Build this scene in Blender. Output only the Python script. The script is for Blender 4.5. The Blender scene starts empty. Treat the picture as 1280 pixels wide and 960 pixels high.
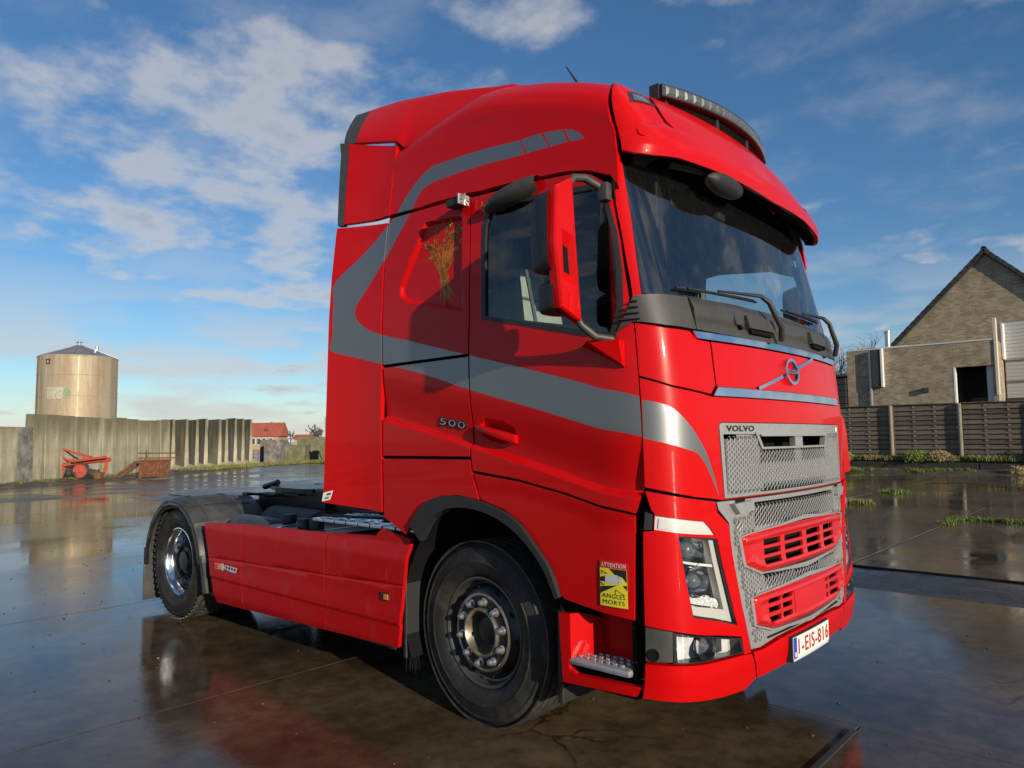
import bpy, bmesh, math, random
from mathutils import Vector, Matrix
from mathutils.geometry import tessellate_polygon
R = math.radians
sc = bpy.context.scene
COL = sc.collection

# ---------------------------------------------------------------- camera
cam = bpy.data.cameras.new('camera'); camo = bpy.data.objects.new('camera', cam); COL.objects.link(camo)
cam.sensor_width = 36.0; cam.sensor_fit = 'HORIZONTAL'
cam.lens = 900.88/1280*36.0
cam.clip_start = .05; cam.clip_end = 6000
YAW, PIT, ROLL = R(132.21), R(4.387), R(-.597)
_f = Vector((math.cos(YAW)*math.cos(PIT), math.sin(YAW)*math.cos(PIT), math.sin(PIT)))
_r0 = Vector((math.sin(YAW), -math.cos(YAW), 0)); _u0 = _r0.cross(_f)
_r = math.cos(ROLL)*_r0 + math.sin(ROLL)*_u0; _u = -math.sin(ROLL)*_r0 + math.cos(ROLL)*_u0
_m = Matrix((_r, _u, -_f)).transposed().to_4x4(); _m.translation = Vector((2.913, -4.085, 1.584))
camo.matrix_world = _m
sc.camera = camo

# ---------------------------------------------------------------- sun and sky
SUN = Vector((3.9, -1.0, 1.0)).normalized()
EL = math.asin(SUN.z); AZ = math.atan2(SUN.x, SUN.y)
sl = bpy.data.lights.new('sun', 'SUN'); slo = bpy.data.objects.new('sun', sl); COL.objects.link(slo)
sl.energy = 5.0; sl.angle = R(.5); sl.color = (1.0, .87, .70)
slo.rotation_euler = SUN.to_track_quat('Z', 'Y').to_euler()
slo.location = (30, -10, 12)

world = bpy.data.worlds.new('World'); sc.world = world; world.use_nodes = True
def build_sky():
    nt = world.node_tree; N = nt.nodes; L = nt.links; N.clear()
    out = N.new('ShaderNodeOutputWorld')
    sky = N.new('ShaderNodeTexSky'); sky.sky_type = 'NISHITA'; sky.sun_disc = False
    sky.sun_elevation = EL; sky.sun_rotation = AZ; sky.altitude = 0
    sky.air_density = 1.0; sky.dust_density = 0.0; sky.ozone_density = 4.0
    b1 = N.new('ShaderNodeBackground'); b1.inputs['Strength'].default_value = .120
    hs = N.new('ShaderNodeHueSaturation'); hs.inputs['Saturation'].default_value = 1.08; L.new(sky.outputs[0], hs.inputs['Color']); L.new(hs.outputs[0], b1.inputs[0])
    # clouds: noise on a flat layer seen from below
    tc = N.new('ShaderNodeTexCoord'); sep = N.new('ShaderNodeSeparateXYZ'); L.new(tc.outputs['Generated'], sep.inputs[0])
    def math_(op, a, b=None, clamp=False):
        n = N.new('ShaderNodeMath'); n.operation = op; n.use_clamp = clamp
        for i, v in enumerate((a, b)):
            if v is None: continue
            if isinstance(v, (int, float)): n.inputs[i].default_value = v
            else: L.new(v, n.inputs[i])
        return n.outputs[0]
    zc = math_('MAXIMUM', sep.outputs[2], 0.0); den = math_('ADD', zc, .16)
    px = math_('DIVIDE', sep.outputs[0], den); py = math_('DIVIDE', sep.outputs[1], den)
    cmb = N.new('ShaderNodeCombineXYZ'); L.new(px, cmb.inputs[0]); L.new(py, cmb.inputs[1])
    def noise(scale, detail, rough, loc, dist=0.0):
        mp = N.new('ShaderNodeMapping'); mp.inputs['Location'].default_value = loc
        L.new(cmb.outputs[0], mp.inputs[0])
        n = N.new('ShaderNodeTexNoise'); n.inputs['Scale'].default_value = scale; n.inputs['Detail'].default_value = detail
        n.inputs['Roughness'].default_value = rough; n.inputs['Distortion'].default_value = dist
        L.new(mp.outputs[0], n.inputs['Vector']); return n.outputs[0]
    big = noise(CL['bs'], 2, .5, CL['bl']); mid = noise(CL['ms'], 8, .55, CL['ml'], .0)
    s = math_('ADD', math_('MULTIPLY', big, CL['bw']), math_('MULTIPLY', mid, 1.0))
    ramp = N.new('ShaderNodeMapRange'); ramp.interpolation_type = 'SMOOTHSTEP'
    ramp.inputs['From Min'].default_value = CL['t0']; ramp.inputs['From Max'].default_value = CL['t1']
    L.new(s, ramp.inputs['Value'])
    cov = math_('MULTIPLY', ramp.outputs[0], CL['op'], True)
    # denser cores are greyer, thin edges white
    core = N.new('ShaderNodeMapRange'); core.inputs['From Min'].default_value = CL['t1'] - .06; core.inputs['From Max'].default_value = CL['t1'] + .16
    L.new(s, core.inputs['Value'])
    mx = N.new('ShaderNodeMix'); mx.data_type = 'RGBA'
    mx.inputs[6].default_value = CL['lit']; mx.inputs[7].default_value = CL['core']; L.new(core.outputs[0], mx.inputs[0])
    # a thin high veil in patches
    thin = noise(2.2, 8, .6, (7.7,1.9,0), .1); tv = N.new('ShaderNodeMapRange'); tv.interpolation_type = 'SMOOTHSTEP'; tv.inputs['From Min'].default_value = .44; tv.inputs['From Max'].default_value = .70; tv.inputs['To Max'].default_value = CL['vl']; L.new(thin, tv.inputs['Value'])
    cov = math_('MAXIMUM', cov, tv.outputs[0])
    # cloud bank and pale haze low over the horizon, all round
    mh = N.new('ShaderNodeMapping'); mh.inputs['Scale'].default_value = (3.2, 3.2, 15.0); mh.inputs['Location'].default_value = (1.7,.3,0); L.new(tc.outputs['Generated'], mh.inputs[0])
    nh = N.new('ShaderNodeTexNoise'); nh.inputs['Scale'].default_value = 1.6; nh.inputs['Detail'].default_value = 6; L.new(mh.outputs[0], nh.inputs['Vector'])
    bank = N.new('ShaderNodeMapRange'); bank.interpolation_type = 'SMOOTHSTEP'; bank.inputs['From Min'].default_value = .40; bank.inputs['From Max'].default_value = .62; L.new(nh.outputs[0], bank.inputs['Value'])
    low = N.new('ShaderNodeMapRange'); low.interpolation_type = 'SMOOTHSTEP'; low.inputs['From Min'].default_value = .05; low.inputs['From Max'].default_value = .26; low.inputs['To Min'].default_value = 1; low.inputs['To Max'].default_value = 0; L.new(zc, low.inputs['Value'])
    veil = N.new('ShaderNodeMapRange'); veil.interpolation_type = 'SMOOTHSTEP'; veil.inputs['From Min'].default_value = 0; veil.inputs['From Max'].default_value = .07; veil.inputs['To Min'].default_value = .62; veil.inputs['To Max'].default_value = 0; L.new(zc, veil.inputs['Value'])
    bk = math_('MULTIPLY', math_('MULTIPLY', bank.outputs[0], low.outputs[0]), CL['hz'])
    cov = math_('MAXIMUM', cov, math_('MAXIMUM', bk, veil.outputs[0]))
    b2 = N.new('ShaderNodeBackground'); b2.inputs['Strength'].default_value = CL['st']; L.new(mx.outputs[2], b2.inputs[0])
    mix = N.new('ShaderNodeMixShader'); L.new(cov, mix.inputs[0]); L.new(b1.outputs[0], mix.inputs[1]); L.new(b2.outputs[0], mix.inputs[2])
    L.new(mix.outputs[0], out.inputs[0])
CL = dict(bs=.55, bl=(3.4,9.3,0), ms=3.3, ml=(4.29,6.37,0), bw=.80, t0=.90, t1=1.12, op=.74, st=.62, lit=(.98,.97,.97,1), core=(.46,.54,.68,1), hz=.80, vl=.26)
build_sky()
sc.render.engine = 'CYCLES'
sc.view_settings.view_transform = 'Standard'; sc.view_settings.look = 'None'
sc.view_settings.gamma = 1; sc.view_settings.use_curve_mapping = False
sc.view_settings.exposure = .0
sc.cycles.max_bounces = 8; sc.cycles.transparent_max_bounces = 12; sc.cycles.glossy_bounces = 5
sc.cycles.caustics_reflective = False; sc.cycles.caustics_refractive = False
# ---------------------------------------------------------------- cab surfaces
def lerp(T, z):
    if z <= T[0][0]: return T[0][1]
    for (a, b), (c, d) in zip(T, T[1:]):
        if z <= c: return b + (d - b) * (z - a) / (c - a)
    return T[-1][1]
XF = [(.2,1.31),(.36,1.36),(.5,1.39),(.7,1.39),(1.0,1.375),(1.7,1.365),(1.95,1.345),(2.1,1.33),(2.25,1.29),(3.0,1.11),(3.4,1.01)]
WZ = [(.2,1.235),(.6,1.25),(2.4,1.25),(2.7,1.238),(3.0,1.213),(3.3,1.175),(3.6,1.13)]
ZSC = [(-.8,3.59),(-.31,3.68),(-.08,3.71),(.1,3.69),(.2,3.665),(.445,3.595),(.67,3.515),(.82,3.45),(.97,3.375)]
XFC = [(2.9,1.25),(2.96,1.272),(3.0,1.278),(3.05,1.265),(3.1,1.24),(3.2,1.185),(3.3,1.125),(3.4,1.05),(3.46,.98),(3.5,.90)]
def plan(u, W, xf, xa, bow, cr, lc, hw):
    yB = W - cr; s = 1; uc = lc + hw
    if u > uc: u = 2*uc - u; s = -1
    if u <= 0: return xa + u, -W*s
    if u < lc:
        t = u/lc; bx, by = xf - bow, -yB
        tl = math.hypot(2*bow/yB, 1); l2 = cr*.70
        c1x = xa + (bx - xa)*.74; c2x = bx - 2*bow/yB/tl*l2; c2y = by - l2/tl
        k0, k1, k2, k3 = (1-t)**3, 3*t*(1-t)**2, 3*t*t*(1-t), t**3
        return xa*k0 + c1x*k1 + c2x*k2 + bx*k3, s*(-W*k0 - W*k1 + c2y*k2 + by*k3)
    y = yB*(1 - (u - lc)/hw)
    return xf - bow*(y/yB)**2, -y*s
def S(u, z):                      # main cab skin: u = x on the side, runs round the corner and over the front (centre 2.31)
    x, y = plan(u - .90, lerp(WZ, z), lerp(XF, z), .90, .07, .30, .46, .95)
    return (x, y, z)
def roof_sec(x):
    zc = lerp(ZSC, x); zs = zc - .24
    return zs, zc + .03, lerp(WZ, zs)
def S_roof(x, w):                 # w = height above the shoulder start, then the arc (0..1), then the top (1..2)
    m = 1
    if w > 2: w = 4 - w; m = -1
    zs, zt, W = roof_sec(x)
    if w < 0: return (x, -lerp(WZ, zs + w)*m, zs + w)
    if w < 1:
        a = w*math.pi/2
        return (x, -m*(.85 + (W - .85)*math.cos(a)**.9), zs + (zt - zs)*math.sin(a)**.95)
    y = .85*(2 - w)
    return (x, -y*m, zt + .05*(1 - (y/.85)**2))
def cap_w(z):
    zs, zt, W = 3.15, 3.49, 1.19
    if z <= zs: return lerp(WZ, z)
    t = min(1, (z - zs)/(zt - zs)); return .85 + (W - .85)*math.sqrt(max(0, 1 - t**2.1))
def S_cap(u, z):                  # front cap and sun visor: u from the side seam (0.08) over the front (centre 1.35)
    xf = lerp(XFC, z); xa = min(.9, xf - .16)
    x, y = plan(u, cap_w(z), xf, xa, .08, .30, .40, .95)
    return (x, y, z)
def S_fair(x, z):                 # rear side fairing, flares out to the back
    t = max(0, min(1, (-.76 - x)/.58))
    return (x, -lerp(WZ, z) - .006 - .085*t**1.7, z)
# ---------------------------------------------------------------- materials
MATS = {}
def mat(name, col, rough=.5, metal=0., spec=.5, coat=0., coat_r=.03, noise=None, bump=None, emit=None, dirt=None, rnoise=None, vary=0.):
    """noise=(scale, amount[, detail]) colour variation; bump=(scale, strength, distance); dirt=(scale, colour, amount); rnoise=(scale, amount)"""
    m = bpy.data.materials.new(name); m.use_nodes = True; MATS[name] = m
    nt = m.node_tree; N = nt.nodes; L = nt.links; b = N['Principled BSDF']
    b.inputs['Base Color'].default_value = (*col, 1); b.inputs['Roughness'].default_value = rough
    b.inputs['Metallic'].default_value = metal; b.inputs['Specular IOR Level'].default_value = spec
    b.inputs['Coat Weight'].default_value = coat; b.inputs['Coat Roughness'].default_value = coat_r
    tc = N.new('ShaderNodeTexCoord')
    def tex(scale, det=4, rough_=.6, stretch=None):
        n = N.new('ShaderNodeTexNoise'); n.inputs['Scale'].default_value = scale; n.inputs['Detail'].default_value = det; n.inputs['Roughness'].default_value = rough_
        if stretch:
            mp = N.new('ShaderNodeMapping'); mp.inputs['Scale'].default_value = stretch; L.new(tc.outputs['Object'], mp.inputs[0]); L.new(mp.outputs[0], n.inputs['Vector'])
        else: L.new(tc.outputs['Object'], n.inputs['Vector'])
        return n.outputs[0]
    colout = None
    if noise:
        t = tex(noise[0], noise[2] if len(noise) > 2 else 4, stretch=noise[3] if len(noise) > 3 else None)
        mr = N.new('ShaderNodeMapRange'); mr.inputs['From Min'].default_value = .3; mr.inputs['From Max'].default_value = .7
        mr.inputs['To Min'].default_value = 1 - noise[1]; mr.inputs['To Max'].default_value = 1 + noise[1]; L.new(t, mr.inputs[0])
        vm = N.new('ShaderNodeVectorMath'); vm.operation = 'SCALE'; vm.inputs[0].default_value = col; L.new(mr.outputs[0], vm.inputs['Scale'])
        colout = vm.outputs[0]
    if dirt:
        for (dscale, dcol, amt, lo, hi, *st) in (dirt if isinstance(dirt, list) else [dirt]):
            t = tex(dscale, 6, .65, st[0] if st else None)
            mr = N.new('ShaderNodeMapRange'); mr.inputs['From Min'].default_value = lo; mr.inputs['From Max'].default_value = hi; mr.inputs['To Max'].default_value = amt; L.new(t, mr.inputs[0])
            mx = N.new('ShaderNodeMix'); mx.data_type = 'RGBA'; L.new(mr.outputs[0], mx.inputs[0])
            if colout: L.new(colout, mx.inputs[6])
            else: mx.inputs[6].default_value = (*col, 1)
            mx.inputs[7].default_value = (*dcol, 1); colout = mx.outputs[2]
    if vary:
        oi = N.new('ShaderNodeObjectInfo'); mr = N.new('ShaderNodeMapRange'); mr.inputs['To Min'].default_value = 1 - vary; mr.inputs['To Max'].default_value = 1 + vary; L.new(oi.outputs['Random'], mr.inputs[0])
        vm = N.new('ShaderNodeVectorMath'); vm.operation = 'SCALE'; L.new(mr.outputs[0], vm.inputs['Scale'])
        if colout: L.new(colout, vm.inputs[0])
        else: vm.inputs[0].default_value = col
        colout = vm.outputs[0]
    if colout: L.new(colout, b.inputs['Base Color'])
    if rnoise:
        t = tex(rnoise[0], 4); mr = N.new('ShaderNodeMapRange'); mr.inputs['From Min'].default_value = .3; mr.inputs['From Max'].default_value = .7
        mr.inputs['To Min'].default_value = max(.01, rough - rnoise[1]); mr.inputs['To Max'].default_value = rough + rnoise[1]; L.new(t, mr.inputs[0]); L.new(mr.outputs[0], b.inputs['Roughness'])
    if bump:
        t = tex(bump[0], 5); bp = N.new('ShaderNodeBump'); bp.inputs['Strength'].default_value = bump[1]; bp.inputs['Distance'].default_value = bump[2]
        L.new(t, bp.inputs['Height']); L.new(bp.outputs[0], b.inputs['Normal'])
    if emit:
        b.inputs['Emission Color'].default_value = (*emit[0], 1); b.inputs['Emission Strength'].default_value = emit[1]
    return m
def glass(name, tint, ior=1.52, rough=.0, rain=False):
    m = bpy.data.materials.new(name); m.use_nodes = True; MATS[name] = m
    nt = m.node_tree; N = nt.nodes; L = nt.links; N.clear()
    out = N.new('ShaderNodeOutputMaterial'); tr = N.new('ShaderNodeBsdfTransparent'); tr.inputs[0].default_value = (*tint, 1)
    gl = N.new('ShaderNodeBsdfGlossy'); gl.inputs['Roughness'].default_value = rough; gl.inputs[0].default_value = (1, 1, 1, 1)
    fr = N.new('ShaderNodeFresnel'); fr.inputs[0].default_value = ior
    mx = N.new('ShaderNodeMixShader'); L.new(fr.outputs[0], mx.inputs[0]); L.new(tr.outputs[0], mx.inputs[1]); L.new(gl.outputs[0], mx.inputs[2])
    if rain:   # thin dust and dried rain runs on the screen
        tc = N.new('ShaderNodeTexCoord'); mp = N.new('ShaderNodeMapping'); mp.inputs['Scale'].default_value = (14, 14, .5); L.new(tc.outputs['Object'], mp.inputs[0])
        n = N.new('ShaderNodeTexNoise'); n.inputs['Scale'].default_value = 5; n.inputs['Detail'].default_value = 6; L.new(mp.outputs[0], n.inputs['Vector'])
        mr = N.new('ShaderNodeMapRange'); mr.inputs['From Min'].default_value = .42; mr.inputs['From Max'].default_value = .75; mr.inputs['To Min'].default_value = .003; mr.inputs['To Max'].default_value = rain; L.new(n.outputs[0], mr.inputs[0])
        df = N.new('ShaderNodeBsdfDiffuse'); df.inputs[0].default_value = (.75, .75, .72, 1)
        m2 = N.new('ShaderNodeMixShader'); L.new(mr.outputs[0], m2.inputs[0]); L.new(mx.outputs[0], m2.inputs[1]); L.new(df.outputs[0], m2.inputs[2]); L.new(m2.outputs[0], out.inputs[0])
    else: L.new(mx.outputs[0], out.inputs[0])
    return m
mat('red', (.56,.003,.004), .32, coat=.26, coat_r=.03, spec=.10, dirt=[(3.5,(.30,.02,.018),.14,.5,.8),(60,(.35,.12,.10),.10,.66,.8)], rnoise=(3,.05))
mat('red_skirt', (.46,.003,.004), .42, coat=.12, spec=.15, coat_r=.12, dirt=[(6,(.25,.10,.08),.25,.5,.85),(30,(.3,.16,.13),.35,.62,.8,(1,1,.25))])
mat('red_plastic', (.60,.012,.014), .35, coat=.4, coat_r=.1)
mat('stripe', (.24,.245,.245), .42, metal=.75, coat=.2, coat_r=.06)
mat('silver', (.44,.44,.425), .36, metal=.5, coat=.2, noise=(40,.10))
mat('silver_step', (.45,.46,.46), .45, metal=.6, noise=(30,.12))
mat('black_plastic', (.022,.022,.023), .55, noise=(60,.15), bump=(400,.15,.001))
mat('grey_plastic', (.05,.048,.045), .5, noise=(30,.12), bump=(350,.1,.001), dirt=(9,(.09,.085,.075),.35,.45,.8))
mat('shell_black', (.006,.006,.006), .8, spec=.15)
mat('chrome', (.75,.77,.8), .06, metal=1)
mat('alloy', (.72,.73,.75), .14, metal=1, rnoise=(14,.06), dirt=(9,(.3,.28,.25),.3,.55,.8))
mat('rubber', (.017,.016,.015), .60, spec=.4, dirt=[(5,(.085,.074,.056),.6,.48,.72),(40,(.07,.06,.045),.35,.55,.75)], bump=(120,.2,.002), rnoise=(9,.12))
mat('tread', (.03,.029,.027), .6, dirt=(14,(.11,.10,.085),.6,.4,.7))
mat('rim_black', (.02,.02,.022), .28, metal=.4, dirt=(14,(.09,.08,.065),.4,.45,.75))
mat('rim_grey', (.10,.095,.085), .38, metal=.6, dirt=(10,(.16,.14,.11),.5,.45,.75))
mat('hub_metal', (.34,.30,.24), .38, metal=.8, noise=(20,.2), dirt=(10,(.12,.10,.08),.5,.5,.7))
mat('nut', (.5,.5,.5), .3, metal=.8, noise=(60,.15))
mat('fender', (.035,.036,.038), .42, dirt=[(5,(.12,.115,.10),.6,.4,.75)], bump=(60,.15,.003))
mat('chassis', (.03,.03,.032), .55, noise=(15,.3))
mat('grease', (.008,.008,.009), .35, noise=(12,.3))
mat('catwalk', (.55,.57,.6), .22, metal=.9, rnoise=(8,.1), dirt=(6,(.12,.12,.12),.5,.5,.75))
mat('tank_black', (.02,.02,.021), .35)
mat('lens_clear', (.13,.14,.145), .06, spec=.9, coat=1, coat_r=.01)
mat('lamp_body', (.82,.83,.82), .16, metal=.12, noise=(25,.12))
mat('lamp_dark', (.05,.052,.055), .25, metal=.5)
mat('lamp_white', (.60,.60,.57), .35, coat=.6)
mat('amber', (.75,.22,.01), .25, coat=.8)
mat('led', (.13,.135,.135), .25, metal=.3, noise=(120,.5), coat=.8)
glass('glass_ws', (.76,.84,.86), ior=2.2, rain=.010)
glass('glass_side', (.72,.80,.79), ior=1.7)
glass('lens', (.93,.94,.94), rough=.02)
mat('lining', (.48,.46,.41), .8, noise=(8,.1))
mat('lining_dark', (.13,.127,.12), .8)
mat('dash', (.035,.036,.038), .6, noise=(20,.15))
mat('seat', (.44,.46,.38), .85, noise=(12,.12))
mat('seat_dark', (.05,.05,.055), .85, noise=(12,.2))
mat('curtain', (.22,.25,.21), .9, noise=(9,.25))
mat('plate', (.82,.78,.70), .4)
mat('plate_red', (.42,.03,.035), .45)
mat('eu_blue', (.02,.08,.45), .4)
mat('white_print', (.82,.80,.78), .5)
mat('black_print', (.012,.012,.012), .5)
mat('yellow_print', (.80,.68,.03), .5)
mat('grey_print', (.55,.55,.56), .5)
mat('gold_print', (.44,.155,.015), .5, noise=(60,.4))
mat('green_print', (.10,.30,.12), .5)
# ---------------------------------------------------------------- mesh helpers
def link(o, parent=None, label=None, cat=None, group=None, kind=None):
    COL.objects.link(o)
    if parent: o.parent = parent
    if label: o['label'] = label
    if cat: o['category'] = cat
    if group: o['group'] = group
    if kind: o['kind'] = kind
    return o
def empty(name, loc=(0,0,0), label=None, cat=None, group=None, rz=0):
    o = bpy.data.objects.new(name, None); o.location = loc; o.rotation_euler = (0,0,rz); o.empty_display_size = .3
    return link(o, None, label, cat, group)
def smooth_angle(me, ang=35):
    me.shade_smooth() if hasattr(me, 'shade_smooth') else None
    bm = bmesh.new(); bm.from_mesh(me)
    for e in bm.edges: e.smooth = not (len(e.link_faces) == 2 and e.calc_face_angle(0) > R(ang))
    for f in bm.faces: f.smooth = True
    bm.to_mesh(me); bm.free()
class MB:
    """collects shapes and links them as ONE mesh object"""
    def __init__(self): self.v = []; self.f = []; self.mi = []; self.cur = 0
    def add(self, vs, fs, M=None):
        o = len(self.v)
        for p in vs:
            p = Vector(p)
            if M is not None: p = M @ p
            self.v.append(tuple(p))
        for f in fs: self.f.append(tuple(i + o for i in f)); self.mi.append(self.cur)
        return self
    def box(self, c, s, M=None, bev=0., taper=None):
        x, y, z = s[0]/2, s[1]/2, s[2]/2
        if bev <= 0:
            vs = [(c[0]+i*x, c[1]+j*y, c[2]+k*z) for i in (-1,1) for j in (-1,1) for k in (-1,1)]
            fs = [(0,1,3,2),(4,6,7,5),(0,4,5,1),(2,3,7,6),(0,2,6,4),(1,5,7,3)]
            return self.add(vs, fs, M)
        bm = bmesh.new(); bmesh.ops.create_cube(bm, size=1)
        for v in bm.verts: v.co = Vector((v.co.x*s[0], v.co.y*s[1], v.co.z*s[2]))
        bmesh.ops.bevel(bm, geom=bm.edges[:], offset=min(bev, min(s)*.45), segments=2, affect='EDGES', profile=.6)
        self.addbm(bm, Matrix.Translation(c) if M is None else M @ Matrix.Translation(c)); return self
    def addbm(self, bm, M=None):
        bm.verts.index_update(); vs = [v.co.copy() for v in bm.verts]; fs = [[v.index for v in f.verts] for f in bm.faces]; bm.free()
        return self.add(vs, fs, M)
    def tube(self, pts, r, n=8, caps=True):
        pts = [Vector(p) for p in pts]; rs = r if isinstance(r, (list, tuple)) else [r]*len(pts)
        o = len(self.v); prev = None; vs = []; fs = []
        for i, p in enumerate(pts):
            t = (pts[min(i+1, len(pts)-1)] - pts[max(i-1, 0)]).normalized()
            if prev is None:
                a = t.orthogonal().normalized()
            else:
                a = prev - t*prev.dot(t); a = a.normalized() if a.length > 1e-6 else t.orthogonal().normalized()
            prev = a; b = t.cross(a)
            for k in range(n):
                th = 2*math.pi*k/n; vs.append(p + (a*math.cos(th) + b*math.sin(th))*rs[i])
        for i in range(len(pts)-1):
            for k in range(n): fs.append((i*n+k, i*n+(k+1)%n, (i+1)*n+(k+1)%n, (i+1)*n+k))
        if caps: fs.append(tuple(range(n-1,-1,-1))); fs.append(tuple((len(pts)-1)*n+k for k in range(n)))
        return self.add(vs, fs)
    def lathe(self, prof, n=48, M=None, closed=False):
        """profile of (radius, height) about local Z"""
        vs = []; fs = []; m = len(prof)
        for k in range(n):
            a = 2*math.pi*k/n
            for r, h in prof: vs.append((r*math.cos(a), r*math.sin(a), h))
        for k in range(n):
            k2 = (k+1) % n
            for i in range(m-1 if not closed else m):
                j = (i+1) % m; fs.append((k*m+i, k2*m+i, k2*m+j, k*m+j))
        return self.add(vs, fs, M)
    def prism(self, poly, a, b, axis='y', M=None):
        """outline poly [(p, q)] extruded along an axis from a to b"""
        def P(p, q, t): return {'y': (p, t, q), 'x': (t, p, q), 'z': (p, q, t)}[axis]
        n = len(poly); vs = [P(p, q, a) for p, q in poly] + [P(p, q, b) for p, q in poly]
        tri = tessellate_polygon([[Vector((p, q, 0)) for p, q in poly]])
        fs = [tuple(t) for t in tri] + [tuple(i + n for i in t[::-1]) for t in tri]
        fs += [(i, (i+1) % n, (i+1) % n + n, i + n) for i in range(n)]
        return self.add(vs, fs, M)
    def sheet(self, rows):
        """grid of points"""
        m = len(rows[0]); vs = [p for r in rows for p in r]
        fs = [(i*m+j, i*m+j+1, (i+1)*m+j+1, (i+1)*m+j) for i in range(len(rows)-1) for j in range(m-1)]
        return self.add(vs, fs)
    def build(self, name, mats, parent=None, smooth=None, fix=True, **kw):
        me = bpy.data.meshes.new(name); me.from_pydata(self.v, [], self.f)
        for m in (mats if isinstance(mats, (list, tuple)) else [mats]): me.materials.append(MATS[m])
        me.polygons.foreach_set('material_index', self.mi)
        if fix:
            bm = bmesh.new(); bm.from_mesh(me); bmesh.ops.recalc_face_normals(bm, faces=bm.faces); bm.to_mesh(me); bm.free()
        if smooth: smooth_angle(me, smooth)
        me.update()
        o = bpy.data.objects.new(name, me); return link(o, parent, **kw)
def inpoly(p, poly):
    x, y = p; c = False; n = len(poly)
    for i in range(n):
        x1, y1 = poly[i]; x2, y2 = poly[i-1]
        if (y1 > y) != (y2 > y) and x < (x2-x1)*(y-y1)/(y2-y1) + x1: c = not c
    return c
def pdist(p, poly, closed=True):
    best = 9
    n = len(poly)
    for i in range(n if closed else n-1):
        ax, ay = poly[i]; bx, by = poly[(i+1) % n]; dx, dy = bx-ax, by-ay
        t = max(0, min(1, ((p[0]-ax)*dx + (p[1]-ay)*dy)/max(1e-9, dx*dx+dy*dy)))
        best = min(best, math.hypot(p[0]-ax-t*dx, p[1]-ay-t*dy))
    return best
def sst(a, b, x):
    t = max(0, min(1, (x-a)/(b-a))); return t*t*(3-2*t)
def _bis(bm, faces, co, no):
    es = {e for f in faces for e in f.edges}; vs = {v for f in faces for v in f.verts}
    bmesh.ops.bisect_plane(bm, geom=list(vs)+list(es)+list(faces), dist=1e-5, plane_co=co, plane_no=no)
def _cut(bm, poly):
    xs = [p[0] for p in poly]; ys = [p[1] for p in poly]; bb = (min(xs)-.002, max(xs)+.002, min(ys)-.002, max(ys)+.002)
    n = len(poly)
    for i in range(n):
        a, b = poly[i], poly[(i+1) % n]
        if math.hypot(a[0]-b[0], a[1]-b[1]) < 1e-4: continue
        fs = []
        for f in bm.faces:
            fx = [v.co.x for v in f.verts]; fy = [v.co.y for v in f.verts]
            if max(fx) >= bb[0] and min(fx) <= bb[1] and max(fy) >= bb[2] and min(fy) <= bb[3]: fs.append(f)
        if fs: _bis(bm, fs, (a[0], a[1], 0), (b[1]-a[1], a[0]-b[0], 0))
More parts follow.
